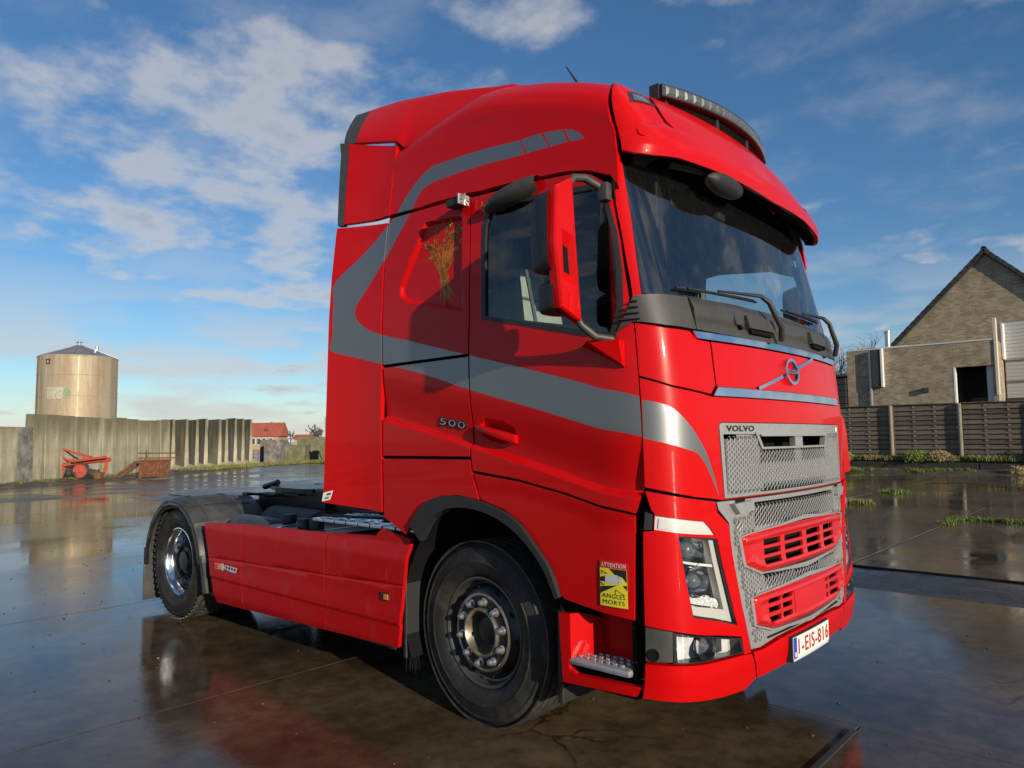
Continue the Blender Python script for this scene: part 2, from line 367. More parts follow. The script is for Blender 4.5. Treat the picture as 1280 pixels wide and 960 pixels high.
def panel(name, poly, mats, parent, surf=S, off=0., th=.02, bev=.004, grid=.06, grid2=None, relief=None, stripes=(), holes=(), mirror=False, fine=(), **kw):
    """body panel: an outline in the surface's own two coordinates, cut to a grid, bevelled, given thickness and laid on the surface"""
    bm = bmesh.new()
    vs = [bm.verts.new((p[0], p[1], 0)) for p in poly]
    bm.verts.ensure_lookup_table(); bm.verts.index_update()
    ar = sum(poly[i-1][0]*poly[i][1] - poly[i][0]*poly[i-1][1] for i in range(len(poly)))
    for t in tessellate_polygon([[Vector((p[0], p[1], 0)) for p in poly]]):
        a, b, c = (vs[i] for i in t)
        s = (b.co-a.co).cross(c.co-a.co).z
        if abs(s) < 1e-10: continue
        try: bm.faces.new((a, b, c) if s > 0 else (a, c, b))
        except ValueError: pass
    if bev > 0:
        inn = set(bm.faces)
        bmesh.ops.inset_region(bm, faces=bm.faces[:], thickness=bev, depth=0, use_even_offset=True, use_boundary=True)
        for v in bm.verts:
            if v.is_boundary: v.co.z = -bev*.8
    xs = [v.co.x for v in bm.verts]; ys = [v.co.y for v in bm.verts]
    g2 = grid2 or grid
    def lines(lo, hi, g, axis):
        k = math.ceil(lo/g)
        while k*g < hi: 
            if lo+1e-4 < k*g < hi-1e-4: yield k*g
            k += 1
    for x in lines(min(xs), max(xs), grid, 0): _bis(bm, bm.faces[:], (x,0,0), (1,0,0))
    for y in lines(min(ys), max(ys), g2, 1): _bis(bm, bm.faces[:], (0,y,0), (0,1,0))
    for (x0, x1, y0, y1, g) in fine:
        k = x0
        while k < x1:
            fs = [f for f in bm.faces if y0 < f.calc_center_bounds().y < y1 and x0-.1 < f.calc_center_bounds().x < x1+.1]
            if fs: _bis(bm, fs, (k,0,0), (1,0,0))
            k += g
        k = y0
        while k < y1:
            fs = [f for f in bm.faces if x0 < f.calc_center_bounds().x < x1 and y0-.1 < f.calc_center_bounds().y < y1+.1]
            if fs: _bis(bm, fs, (0,k,0), (0,1,0))
            k += g
    for poly2, mi in stripes:
        _cut(bm, poly2)
        for f in bm.faces:
            c = f.calc_center_median()
            if inpoly((c.x, c.y), poly2): f.material_index = mi
    for h in holes:
        _cut(bm, h)
        dl = [f for f in bm.faces if inpoly(f.calc_center_median().to_2d(), h)]
        bmesh.ops.delete(bm, geom=dl, context='FACES')
    tops = set(bm.faces)
    be = [e for e in bm.edges if e.is_boundary]
    if th > 0 and be:
        r = bmesh.ops.extrude_edge_only(bm, edges=be)
        for g in r['geom']:
            if isinstance(g, bmesh.types.BMVert): g.co.z = -th
    cache = {}
    e = 2e-3
    def M(u, z, d):
        a = Vector(surf(u, z)); du = Vector(surf(u+e, z)) - Vector(surf(u-e, z)); dz = Vector(surf(u, z+e)) - Vector(surf(u, z-e))
        n = du.cross(dz)
        n = n.normalized() if n.length > 1e-12 else Vector((0,0,1))
        return a + n*d, n
    bm.verts.index_update(); bm.faces.index_update()
    P = []; NRM = []
    for v in bm.verts:
        u, z, d = v.co
        base = off + d
        if relief:
            rl = relief(u, z); p, n = M(u, z, base + rl)
            a1 = M(u+e, z, base + relief(u+e, z))[0]; a0 = M(u-e, z, base + relief(u-e, z))[0]
            b1 = M(u, z+e, base + relief(u, z+e))[0]; b0 = M(u, z-e, base + relief(u, z-e))[0]
            n = (a1-a0).cross(b1-b0).normalized()
        else: p, n = M(u, z, base)
        if mirror: p = Vector((p.x, -p.y, p.z)); n = Vector((n.x, -n.y, n.z))
        P.append(p); NRM.append(n)
    faces = []; mi = []; ln = []
    for f in bm.faces:
        idx = [v.index for v in f.verts]
        if mirror: idx = idx[::-1]
        faces.append(idx); mi.append(f.material_index)
        flat = any(abs(bm.verts[i].co.z) > 1e-6 for i in idx) if False else any(abs(v.co.z) > 1e-6 for v in f.verts)
        if flat:
            n = Vector((0,0,0)); q = [P[i] for i in idx]
            for i in range(len(q)): n += q[i-1].cross(q[i])
            n = n.normalized() if n.length > 1e-14 else Vector((0,0,1))
            ln += [n]*len(idx)
        else: ln += [NRM[i] for i in idx]
    bm.free()
    me = bpy.data.meshes.new(name); me.from_pydata([tuple(p) for p in P], [], faces)
    for m in (mats if isinstance(mats, (list, tuple)) else [mats]): me.materials.append(MATS[m])
    me.polygons.foreach_set('material_index', mi)
    me.polygons.foreach_set('use_smooth', [True]*len(faces))
    me.update()
    me.normals_split_custom_set([tuple(n) for n in ln])
    o = bpy.data.objects.new(name, me); return link(o, parent, **kw)
def text_mesh(body, size, bold=0., extr=0.):
    cu = bpy.data.curves.new('t', 'FONT'); cu.body = body; cu.size = size; cu.offset = bold; cu.extrude = extr; cu.align_x = 'CENTER'; cu.align_y = 'CENTER'; cu.resolution_u = 3; cu.space_character = 1.12
    ob = bpy.data.objects.new('t', cu); COL.objects.link(ob)
    dg = bpy.context.evaluated_depsgraph_get(); me = ob.evaluated_get(dg).to_mesh()
    vs = [tuple(v.co) for v in me.vertices]; fs = [tuple(p.vertices) for p in me.polygons]
    ob.evaluated_get(dg).to_mesh_clear(); bpy.data.objects.remove(ob); bpy.data.curves.remove(cu)
    return vs, fs
def fit(vs, x0, x1, y0, y1):
    ax = [v[0] for v in vs]; ay = [v[1] for v in vs]
    sx = (x1-x0)/(max(ax)-min(ax)); sy = (y1-y0)/(max(ay)-min(ay))
    return [(x0+(v[0]-min(ax))*sx, y0+(v[1]-min(ay))*sy, v[2]) for v in vs]
def on(surf, u, z, d=0., e=2e-3):
    a = Vector(surf(u, z)); du = Vector(surf(u+e, z)) - Vector(surf(u-e, z)); dz = Vector(surf(u, z+e)) - Vector(surf(u, z-e))
    return a + du.cross(dz).normalized()*d
def cat(pts, n=4):     # smooth curve through points
    o = []
    for i in range(len(pts)-1):
        p0, p1, p2, p3 = pts[max(i-1,0)], pts[i], pts[i+1], pts[min(i+2,len(pts)-1)]
        for k in range(n):
            t = k/n; o.append(tuple(round(.5*(2*b + (c-a)*t + (2*a-5*b+4*c-d)*t*t + (3*b-a-3*c+d)*t**3), 5) for a, b, c, d in zip(p0, p1, p2, p3)))
    return o + [pts[-1]]
def mirr(poly, c):     # close a right-half outline about the centre line
    return poly + [(2*c-u, z) for u, z in reversed(poly)]
# ---------------------------------------------------------------- panel outlines (u, z) in metres on the cab skin
D={'fair_up': [(-0.763, 3.542),(-0.761, 3.264),(-0.757, 3.037),(-0.901, 3.036),(-1.234, 3.068),(-1.309, 3.685),(-1.009, 3.611)],
'fair_up_black': [(-1.234, 3.068),(-1.309, 3.685),(-1.227, 3.665),(-1.176, 3.062)],
'fair_mid': [(-0.763, 2.995),(-0.775, 2.734),(-0.779, 2.46),(-0.783, 2.253),(-0.777, 2.062),(-0.78, 1.74),(-0.778, 1.482),(-0.768, 1.137),(-1.302, 1.175),(-1.249, 3.048)],
'sleeper_up': [(-0.754, 3.02),(-0.767, 2.732),(-0.77, 2.459),(-0.772, 2.252),(-0.763, 2.066),(0.005, 2.07),(0.016, 2.288),(0.012, 2.726),(-0.005, 2.989),(-0.11, 2.998),(-0.451, 3.01)],
'sleeper_lo': [(-0.761, 2.045),(-0.763, 1.74),(-0.762, 1.49),(0.016, 1.491),(0.017, 1.591),(0.008, 2.052)],
'sleeper_arch': [(-0.762, 1.47),(0.016, 1.473),(0.034, 1.387),(0.086, 1.255),(-0.083, 1.274),(-0.224, 1.263),(-0.35, 1.215),(-0.478, 1.083),(-0.541, 1.017),(-0.752, 1.109)],
'door': [(0.005, 2.982),(0.022, 2.724),(0.026, 2.287),(0.018, 2.064),(0.031, 1.591),(0.03, 1.485),(0.041, 1.414),(0.369, 1.377),(0.682, 1.321),(1.013, 1.24),(1.045, 1.352),(1.046, 1.597),(1.043, 1.871),(1.04, 2.12),(1.036, 2.291),(1.031, 2.53),(1.008, 2.736),(0.962, 2.828),(0.858, 2.896),(0.726, 2.931),(0.51, 2.953)],
'door_low': [(0.047, 1.396),(0.368, 1.363),(0.681, 1.307),(1.01, 1.227),(0.994, 0.755),(0.671, 0.799),(0.651, 0.816),(0.593, 0.945),(0.5, 1.047),(0.388, 1.154),(0.267, 1.213),(0.096, 1.256)],
'window': [(0.13, 2.787),(0.156, 2.861),(0.331, 2.88),(0.875, 2.825),(0.954, 2.759),(0.996, 2.574),(1.005, 2.392),(0.989, 2.199),(0.952, 2.076),(0.788, 2.111),(0.137, 2.262)],
'arch_out': [(-0.478, 1.079),(-0.35, 1.211),(-0.224, 1.258),(-0.083, 1.269),(0.095, 1.249),(0.267, 1.205),(0.388, 1.147),(0.5, 1.04),(0.593, 0.937),(0.651, 0.808)],
'arch_in': [(-0.388, 0.993),(-0.275, 1.134),(-0.129, 1.198),(0.075, 1.202),(0.266, 1.153),(0.425, 1.063),(0.555, 0.933),(0.629, 0.797)],
'roofline': [(-0.767, 3.046),(-0.453, 3.028),(-0.112, 3.018),(0.095, 3.001),(0.509, 2.971),(0.728, 2.946),(0.855, 2.914),(0.976, 2.862),(1.025, 2.793)],
'apillar': [(1.025, 2.793),(1.111, 2.953),(1.12, 2.68),(1.103, 2.253),(1.058, 2.251),(1.058, 2.329),(1.044, 2.569),(1.028, 2.714)],
'handle_rec': [(0.081, 1.671),(0.119, 1.701),(0.251, 1.684),(0.344, 1.644),(0.36, 1.568),(0.22, 1.555),(0.117, 1.582),(0.08, 1.613)],
'handle': [(0.074, 1.657),(0.355, 1.597),(0.36, 1.568),(0.25, 1.572),(0.08, 1.631)],
'recess': [(-0.405, 2.927),(-0.061, 2.896),(-0.029, 2.31),(-0.509, 2.424),(-0.601, 2.472),(-0.613, 2.548),(-0.462, 2.803)],
'crease': [(-0.755, 1.739),(0.036, 1.565),(0.459, 1.468),(0.952, 1.341),(1.042, 1.334)],
'st1u': [(-0.739, 2.962),(-0.691, 3.033),(-0.602, 3.139),(-0.484, 3.235),(-0.372, 3.279),(-0.212, 3.276),(0.046, 3.262),(0.36, 3.231)],
'st1l': [(-0.635, 2.903),(-0.538, 3.025),(-0.468, 3.13),(-0.379, 3.165),(-0.245, 3.171),(0.077, 3.161),(0.404, 3.135),(0.404, 3.135)],
'st1b': [(0.369, 3.229),(0.514, 3.222),(0.574, 3.124),(0.416, 3.135)],
'st1c': [(0.527, 3.221),(0.66, 3.197),(0.703, 3.117),(0.586, 3.122)],
'st1d': [(0.674, 3.193),(0.728, 3.176),(0.779, 3.142),(0.81, 3.102),(0.717, 3.113)],
'st2u': [(-0.537, 3.021),(-0.733, 2.795),(-0.775, 2.742),(-0.965, 2.539),(-1.022, 2.473),(-1.024, 2.399),(-0.936, 2.322),(-0.791, 2.264),(-0.507, 2.194),(-0.241, 2.125),(0.011, 2.061),(0.467, 1.946),(0.806, 1.855),(1.052, 1.774)],
'st2l': [(-0.691, 3.033),(-0.85, 2.91),(-1.003, 2.807),(-1.225, 2.661),(-1.234, 2.522),(-1.234, 2.355),(-1.238, 2.273),(-1.245, 2.191),(-1.004, 2.127),(-0.782, 2.074),(-0.37, 1.978),(0.019, 1.865),(0.571, 1.721),(1.049, 1.589)],
'st3u': [(1.055, 1.759),(1.148, 1.738),(1.214, 1.701),(1.286, 1.628),(1.349, 1.534),(1.414, 1.401),(1.443, 1.313)],
'st3l': [(1.051, 1.582),(1.177, 1.551),(1.242, 1.532),(1.314, 1.507),(1.369, 1.43),(1.414, 1.359),(1.442, 1.305)],
'cowl_top': [(1.057, 2.247),(1.081, 2.246),(1.182, 2.252),(1.357, 2.253),(1.719, 2.255),(2.17, 2.265)],
'cowl_bot': [(0.976, 2.085),(1.041, 2.128),(1.186, 2.106),(1.328, 2.097),(1.599, 2.09),(2.055, 2.088)],
'ws_edge': [(1.118, 2.954),(1.125, 2.68),(1.108, 2.257)],
'corner_up': [(1.047, 2.12),(1.184, 2.096),(1.327, 2.089),(1.364, 2.052),(1.466, 2.048),(1.471, 1.834),(1.43, 1.791),(1.196, 1.827),(1.048, 1.873)],
'chrome_up': [(1.338, 2.088),(2.054, 2.083),(2.063, 2.048),(1.355, 2.057)],
'logo_panel': [(1.476, 2.047),(2.06, 2.039),(2.0, 1.822),(1.48, 1.83)],
'chrome_lo': [(1.475, 1.822),(2.0, 1.822),(1.989, 1.779),(1.797, 1.779),(1.435, 1.782)],
'hood': [(1.049, 1.861),(1.195, 1.816),(1.428, 1.778),(1.796, 1.771),(2.016, 1.771),(1.995, 1.68),(1.948, 1.676),(1.483, 1.661),(1.455, 1.643),(1.479, 1.28),(1.301, 1.31),(1.052, 1.359)],
'grille_up': [(1.465, 1.643),(1.489, 1.655),(1.994, 1.672),(1.952, 1.299),(1.487, 1.285)],
'vent': [(1.802, 1.592),(2.632, 1.604),(2.559, 1.529),(1.862, 1.526)],
'low_red': [(1.054, 1.341),(1.301, 1.296),(1.408, 1.279),(1.42, 1.228),(1.51, 1.164),(1.527, 1.034),(1.579, 0.764),(1.633, 0.547),(1.579, 0.547),(1.558, 0.633),(1.145, 0.719),(1.034, 0.738),(1.042, 1.153),(1.078, 1.259)],
'drl': [(1.09, 1.234),(1.33, 1.195),(1.396, 1.126),(1.181, 1.154),(1.084, 1.169)],
'drl_black': [(1.049, 1.247),(1.087, 1.234),(1.081, 1.169),(1.042, 1.164)],
'head': [(1.188, 1.141),(1.408, 1.11),(1.524, 0.693),(1.238, 0.776)],
'fog': [(1.144, 0.715),(1.547, 0.628),(1.567, 0.561),(1.145, 0.583)],
'fogpiece': [(1.035, 0.733),(1.139, 0.719),(1.137, 0.587),(1.033, 0.585)],
'bump_corner': [(1.032, 0.573),(1.143, 0.573),(1.573, 0.548),(1.636, 0.539),(1.697, 0.412),(1.598, 0.374),(1.406, 0.385),(1.26, 0.405),(1.138, 0.416),(1.023, 0.421),(1.028, 0.474)],
'bump_mid': [(1.651, 0.538),(1.742, 0.537),(1.91, 0.551),(1.993, 0.555),(2.229, 0.559),(2.266, 0.43),(2.059, 0.415),(1.71, 0.409)],
'grille_lo': [(1.427, 1.272),(1.493, 1.277),(1.951, 1.291),(1.935, 1.152),(2.189, 0.6),(2.033, 0.571),(1.886, 0.567),(1.728, 0.548),(1.645, 0.555),(1.533, 1.033),(1.521, 1.167),(1.43, 1.231)],
'ins1': [(1.605, 1.094),(1.931, 1.111),(2.322, 1.114),(2.285, 0.917),(1.858, 0.909),(1.784, 0.911),(1.638, 0.96)],
'ins2': [(1.672, 0.799),(2.334, 0.78),(2.306, 0.63),(1.865, 0.627),(1.691, 0.67)],
'plate': [(2.002, 0.549),(2.51, 0.557),(2.534, 0.446),(2.047, 0.42)],
'step_red': [(0.638, 0.729),(0.731, 0.732),(0.802, 0.692),(0.802, 0.537),(0.691, 0.493),(0.685, 0.473),(0.733, 0.456),(1.018, 0.462),(0.998, 0.417),(0.651, 0.4)],
'slot': [(0.593, 0.672),(0.671, 0.796),(0.989, 0.751),(1.035, 0.737),(1.031, 0.578),(1.015, 0.468),(0.69, 0.474),(0.644, 0.715)],
'sticker': [(0.886, 1.015),(0.983, 1.011),(0.975, 0.801),(0.879, 0.802)],
'text500': [(-0.264, 1.725),(-0.034, 1.687),(-0.034, 1.642),(-0.264, 1.678)],
'badge': [(-1.322, 1.239),(-1.21, 1.26),(-1.237, 1.195),(-1.312, 1.18)],
'roofcap_seam': [(1.033, 3.367),(1.091, 3.333),(1.116, 3.267),(1.11, 3.128),(1.114, 2.967)],
'mk': [(2.52, 1.972),(2.249, 1.945),(1.86, 1.833),(2.673, 2.051),(1.514, 1.624),(1.756, 1.625),(1.512, 1.597)],
'slotgr': [(1.554, 1.279),(1.678, 1.283)],
'wiper': [(1.3, 2.289),(1.964, 2.327),(2.111, 2.147),(2.336, 2.315),(3.186, 2.394)]}
# ================================================================ THE TRUCK
truck = empty('tractor_truck', (0,0,0), 'red two-axle tractor truck with grey side stripes standing on wet concrete', 'truck')
def grow(poly, d):
    cx = sum(p[0] for p in poly)/len(poly); cy = sum(p[1] for p in poly)/len(poly)
    return [(p[0] + d*(p[0]-cx)/max(.01, math.hypot(p[0]-cx, p[1]-cy)), p[1] + d*(p[1]-cy)/max(.01, math.hypot(p[0]-cx, p[1]-cy))) for p in poly]
def band(a, b): return a + b[::-1]
for k_ in ('arch_out','arch_in','st1u','st1l','st3u','st3l','st2u','st2l'): D[k_] = cat(D[k_], 3)
stripe2 = band(D['st2u'], D['st2l'])
def strips(u, l):     # a long stripe as short convex pieces
    return u + l[::-1]
CR_ = sorted(D['crease'])
def crease_relief(x, z):
    h = z - lerp(CR_, x); d = .030
    if h > 0: return -d*(1 - sst(0, .30, h))
    return -d*max(0, 1 + h/.026)
def door_relief(x, z):
    r = crease_relief(x, z); p = (x, z)
    if inpoly(p, D['handle_rec']): r -= .038*sst(0, .035, pdist(p, D['handle_rec']))
    return r
def sleeper_relief(x, z):
    p = (x, z)
    return -.026*sst(0, .028, pdist(p, D['recess'])) if inpoly(p, D['recess']) else 0.
def off_line(pts, dz): return [(x, z+dz) for x, z in pts]
CRX = [(-.9, lerp(CR_,-.755))] + CR_ + [(1.2,CR_[-1][1])]
crs = [(band(off_line(CRX,0), off_line(CRX,-.026)), 0), (band(off_line(CRX,.02), off_line(CRX,-.006)), 0)]
# ---- side panels (right: as seen; left: the same mirrored)
for mi in (False, True):
    door = panel('door', D['door'], ['red','stripe'], truck, holes=[grow(D['window'], .012)], stripes=crs+[(stripe2, 1)], relief=door_relief, fine=[(.0,1.1,1.27,1.85,.014)], grid=.05, mirror=mi)
    panel('window_frame', grow(D['window'], .022), 'black_plastic', door, holes=[grow(D['window'], -.012)], off=.002, th=.02, bev=.003, mirror=mi)
    panel('window_pane', grow(D['window'], -.008), 'glass_side', door, off=-.012, th=.004, bev=0, mirror=mi)
    panel('door_sill', D['door_low'], 'red', truck, mirror=mi, relief=lambda x, z: -.006*sst(.0, .09, lerp([(0,1.40),(.37,1.37),(.68,1.313),(1.02,1.235)], x) - z))
    panel('sleeper_panel', D['sleeper_up'], ['red','stripe'], truck, stripes=[(D['recess'], 0), (grow(D['recess'],-.035), 0), (stripe2, 1)], relief=sleeper_relief, grid=.05, fine=[(-.66,.0,2.26,2.96,.016)], mirror=mi)
    panel('locker_door', D['sleeper_lo'], ['red','stripe'], truck, stripes=crs+[(stripe2, 1)], relief=crease_relief, fine=[(-.8,.03,1.5,2.05,.016)], mirror=mi)
    panel('wheel_arch_panel', D['sleeper_arch'], 'red', truck, mirror=mi)
    panel('arch_trim', band(D['arch_out'], D['arch_in']), 'black_plastic', truck, off=.022, th=.05, bev=.006, grid=.03, mirror=mi)
    panel('side_fairing', D['fair_mid'], ['red','stripe'], truck, surf=S_fair, stripes=[(stripe2, 1)], th=.03, mirror=mi)
    panel('side_fairing', [(-.763,3.535),(-.761,3.264),(-.757,3.046),(-.9,3.046),(-1.19,3.068),(-1.235,3.67),(-1.009,3.605)], 'red', truck, surf=S_fair, th=.03, mirror=mi)
    panel('fairing_edge', [(-1.195,3.062),(-1.25,3.068),(-1.315,3.69),(-1.24,3.67)], 'grey_plastic', truck, surf=S_fair, th=.035, off=-.002, mirror=mi)
    panel('a_pillar', [(1.030,2.80),(1.026,2.955),(1.111,2.957)] + D['apillar'][2:], 'red', truck, mirror=mi)
    panel('cab_corner', D['corner_up'], 'red', truck, grid=.03, grid2=.08, mirror=mi)
    panel('headlight_surround', [(1.054,1.341),(1.301,1.296),(1.408,1.279),(1.42,1.228),(1.51,1.164),(1.527,1.034),(1.579,.764),(1.633,.547),(1.575,.548),(1.556,.636),(1.145,.722),(1.034,.741),(1.042,1.158),(1.083,1.163),(1.088,1.24),(1.074,1.262)], 'red', truck, grid=.03, grid2=.08, holes=[D['drl'], D['head']], off=.006, mirror=mi, th=.03)
    panel('bumper', D['bump_corner'], 'red', truck, grid=.03, grid2=.06, off=.010, th=.05, mirror=mi)
    panel('bumper_cap', D['fogpiece'], 'grey_plastic', truck, grid=.03, off=.006, mirror=mi)
    # dark body structure behind the panel gaps
    for bx in ([(-.86,1.15),(.11,1.27),(.11,3.02),(-.86,3.03)], [(.11,1.27),(.30,1.20),(.66,.83),(1.03,.75),(1.045,2.1),(.80,2.10),(.11,2.25)], [(1.01,2.1),(1.07,2.1),(1.075,2.9),(1.02,2.75)], [(.11,2.88),(.9,2.84),(.9,2.95),(.11,3.02)]):
        panel('body_shell', bx, 'shell_black', truck, off=-.075 if bx[0][0] < 1 else -.03, th=.01, bev=0, grid=.2, mirror=mi)
# ---- roof
def rw(p): zs = roof_sec(p[0])[0]; return (p[0], p[1] - zs)
rl = [rw((x, z + .004)) for x, z in D['roofline']]
seam = [(1.01,2.95),(.995,3.08),(.975,3.2)]
rside = rl + [rw(p) for p in [(1.02,2.87),(1.01,2.97),(.993,3.08)]] + [(.962,.02),(.932,.25),(.897,.6),(.88,1.0)]
rpoly = rside + [(x, 4-w) for x, w in reversed(rside)]
st1 = band(D['st1u'], D['st1l'])
rst = [( [rw(p) for p in D[k]] , 1) for k in ('st1b','st1c','st1d')] + [([rw(p) for p in st1], 1)]
rst += [([(x, 4-w) for x, w in q], 1) for q, _ in rst]
def roof_relief(x, w):
    # a soft shoulder crease running up and forward
    ww = w if w < 2 else 4 - w
    zl = lerp([(-.75,.02),(-.26,.12),(.02,.05),(.27,-.02),(.56,-.10),(.85,-.22)], x) ; h = ww - zl
    a = 1 - sst(.35, .85, x)
    return .004*a*(sst(-.10, .0, h) - sst(.0, .5, h)) if h < .5 else 0.
panel('cab_roof', rpoly, ['red','stripe'], truck, surf=S_roof, stripes=rst, grid=.06, grid2=.07, relief=roof_relief, th=.03)
panel('roof_core', [(-.80,-.5),(.93,-.4),(.93,4.4),(-.80,4.5)], 'shell_black', truck, surf=S_roof, off=-.035, th=.01, bev=0, grid=.15, grid2=.1)
# rear roof spoiler
def spoil(x, t):
    zc = lerp([(-1.4,3.70),(-1.3,3.685),(-.77,3.560),(-.70,3.50),(.3,3.50)], x)
    zt = lerp([(-1.4,4.0),(-.91,3.95),(-.42,3.86),(-.13,3.785),(.02,3.745),(.12,3.725),(.25,3.64)], x) - .01
    y0 = lerp([(-1.4,1.20),(-.76,1.145),(-.3,1.09),(.3,1.02)], x); y1 = lerp([(-1.4,1.02),(-.4,.985),(.3,.97)], x); t = max(0, t)
    if t < 1: return (x, -(y0 + (y1 - y0)*t**1.3), zc + (zt-zc)*t)
    if t < 2:
        a = (t-1)*math.pi/2; return (x, -(y1 - .12*math.sin(a)), zt + .035*math.sin(a))
    y = (y1-.12)*(3-t); return (x, -y, zt + .035 + .03*(1-(y/(y1-.12))**2))
def S_sp(x, t):
    if t > 3: q = spoil(x, 6-t); return (q[0], -q[1], q[2])
    return spoil(x, t)
sp = [(.20,.02),(-.30,.02),(-.70,.02),(-.77,.03),(-1.17,.03)]
spo = panel('roof_spoiler', sp + [(-1.22,1.0),(-1.225,2.0),(-1.23,3.0),(-1.225,4.0),(-1.22,5.0)] + [(x, 6-t) for x, t in reversed(sp)], 'red', truck, surf=S_sp, grid=.06, grid2=.10, bev=.004, th=.03)
panel('spoiler_edge', [(-1.174,.02),(-1.224,1.0),(-1.234,3.0),(-1.224,5.0),(-1.174,5.98),(-1.30,5.98),(-1.395,5.0),(-1.40,3.0),(-1.395,1.0),(-1.30,.02)], 'grey_plastic', truck, surf=S_sp, grid=.05, grid2=.12, th=.04, off=-.002)
q = MB(); q.prism([(-1.14,1.2),(1.14,1.2),(1.14,3.2),(1.13,3.62),(-1.13,3.62),(-1.14,3.2)], -.80, -.775, 'x'); q.build('rear_bulkhead', 'red', truck)
# ---- front cap, visor and what stands on the roof
capl = [(.388,3.49),(.375,3.40),(.385,3.18),(.46,3.095),(.62,3.065),(.883,3.055),(1.35,3.055)]
vis = [(.065,3.45),(.066,3.34),(.072,3.26),(.08,3.14),(.10,2.975),(.16,2.955),(.253,2.950),(.394,2.968),(.737,2.972),(1.35,2.955)]
visp = vis + [(2.70-u, z) for u, z in reversed(vis[:-1])]
up = [(u-.006, z) for u, z in capl]
visp = visp + [(2.70-u, z) for u, z in up] + [(u, z) for u, z in reversed(up)]
vso = panel('sun_visor', visp[:len(vis)*2-1] + [(2.70-u, z) for u, z in up][:-1] + list(reversed(up)), 'red', truck, surf=S_cap, grid=.03, grid2=.02, th=.025, relief=lambda u, z: .012*sst(.0,.05, lerp([(0,3.115),(.17,3.125),(.33,3.165),(.5,3.2)], u if u < 1.35 else 2.7-u) - z))
capc = [(u+.008, z+.013) for u, z in capl]; capc[0] = (capc[0][0], 3.49)
panel('roof_cap', capc + [(2.70-u, z) for u, z in reversed(capc[:-1])], 'red', truck, surf=S_cap, grid=.05, grid2=.03, th=.02, off=.004)
mb = MB(); rows = []
for k in range(41):
    u = .10 + (2.6-.10)*k/40; a = Vector(S_cap(u, lerp([(.1,2.975),(.25,2.955),(.39,2.968),(1.35,2.957),(2.31,2.968),(2.45,2.955),(2.6,2.975)], u)))
    uu = 1.11 + (3.51-1.11)*k/40; b = Vector(S(uu, 3.06)); a = a*.985 + b*.015
    rows.append([tuple(a), tuple(a*.5+b*.5+Vector((0,0,.015))), tuple(b)])
mb.sheet(rows); mb.build('visor_lining', 'shell_black', truck, smooth=60)
mb = MB()
for mi in (1,-1):
    q = [Vector(S_cap(u, z)) for u, z in ((.221,3.33),(.34,3.381),(.375,3.30),(.207,3.256))]
    mb.cur = 0
lm = [(.215,3.345),(.33,3.385),(.385,3.30),(.205,3.262)]
for mi in (False, True):
    m_ = panel('marker_lamp', lm, 'lamp_dark', truck, surf=S_cap, off=.004, th=.01, bev=.006, grid=.04, mirror=mi)
    panel('lamp_lens', [(.24,3.325),(.32,3.35),(.35,3.30),(.235,3.278)], 'lens_clear', m_, surf=S_cap, off=.007, th=.01, bev=.004, grid=.04, mirror=mi)
    panel('tow_cover', [(.199+.024*math.cos(a*.3142), 3.064+.026*math.sin(a*.3142)) for a in range(20)], 'red', truck, surf=S_cap, off=.018, th=.006, bev=.003, grid=.1, mirror=mi)
# light bar
def bar_pt(t, dx, dz):   # t -1..1 across
    y = .675*t; x = .935 + .125*(1 - t*t); n = Vector((1, 2*.125*t/.70, 0)).normalized()
    return Vector((x, y, 3.492)) + n*dx + Vector((0,0,dz))
lb = MB()
N_ = 48
prof = [(-.03,-.036),(.032,-.036),(.036,-.032),(.036,.032),(.032,.036),(-.03,.036),(-.045,.024),(-.045,-.024)]
rows = [[tuple(bar_pt(-1+2*k/N_, *q)) for q in prof+prof[:1]] for k in range(N_+1)]
lb.sheet(rows); n8 = len(prof)+1
for e_ in (0, N_): 
    lb.add([rows[e_][i] for i in range(8)], [tuple(range(8))])
for k in range(N_):   # cooling fins on top
    t = -1 + (2*k+1)/N_
    lb.box((0,0,0), (.065,.006,.008), Matrix.Translation(bar_pt(t,-.005,.038)))
light_bar = lb.build('light_bar', 'black_plastic', truck)
for k in range(20):
    t0 = -.965 + 1.93*k/20; t1 = t0 + 1.93/20*.97
    m2 = MB(); pts = [bar_pt(t0,.036,-.026), bar_pt(t1,.036,-.026), bar_pt(t1,.036,.026), bar_pt(t0,.036,.026)]
    c = sum(pts, Vector())/4 ; nn = Vector((1,.2*t0,0)).normalized()
    m2.add([tuple(q) for q in pts] + [tuple(q*.55 + c*.45 + nn*.006) for q in pts], [(0,1,5,4),(1,2,6,5),(2,3,7,6),(3,0,4,7),(4,5,6,7)])
    m2.build('led_cell', 'led', light_bar)
for t in (-.93,-.3,.3,.93):
    p = bar_pt(t, -.02, -.05); b_ = MB(); b_.box((p.x, p.y, p.z-.01), (.05,.03,.08), bev=.004); b_.build('bracket', 'black_plastic', light_bar)
for s in (-1,1):
    p = bar_pt(s*1.0, -.01, 0); b_ = MB(); b_.box((p.x-.01, p.y+s*.012, p.z), (.06,.012,.09), bev=.004); b_.build('end_bracket', 'black_plastic', light_bar)
rows = [[tuple(bar_pt(-.95+1.9*k/20, .0, -.05)), tuple(bar_pt(-.95+1.9*k/20, -.06, -.11))] for k in range(21)]
b_ = MB(); b_.sheet(rows); b_.build('mounting_rail', 'shell_black', light_bar)
an = MB(); an.lathe([(0,.03),(.018,.028),(.03,.012),(.034,0),(.034,-.02)], 16, Matrix.Translation((.49,-.78,3.605)))
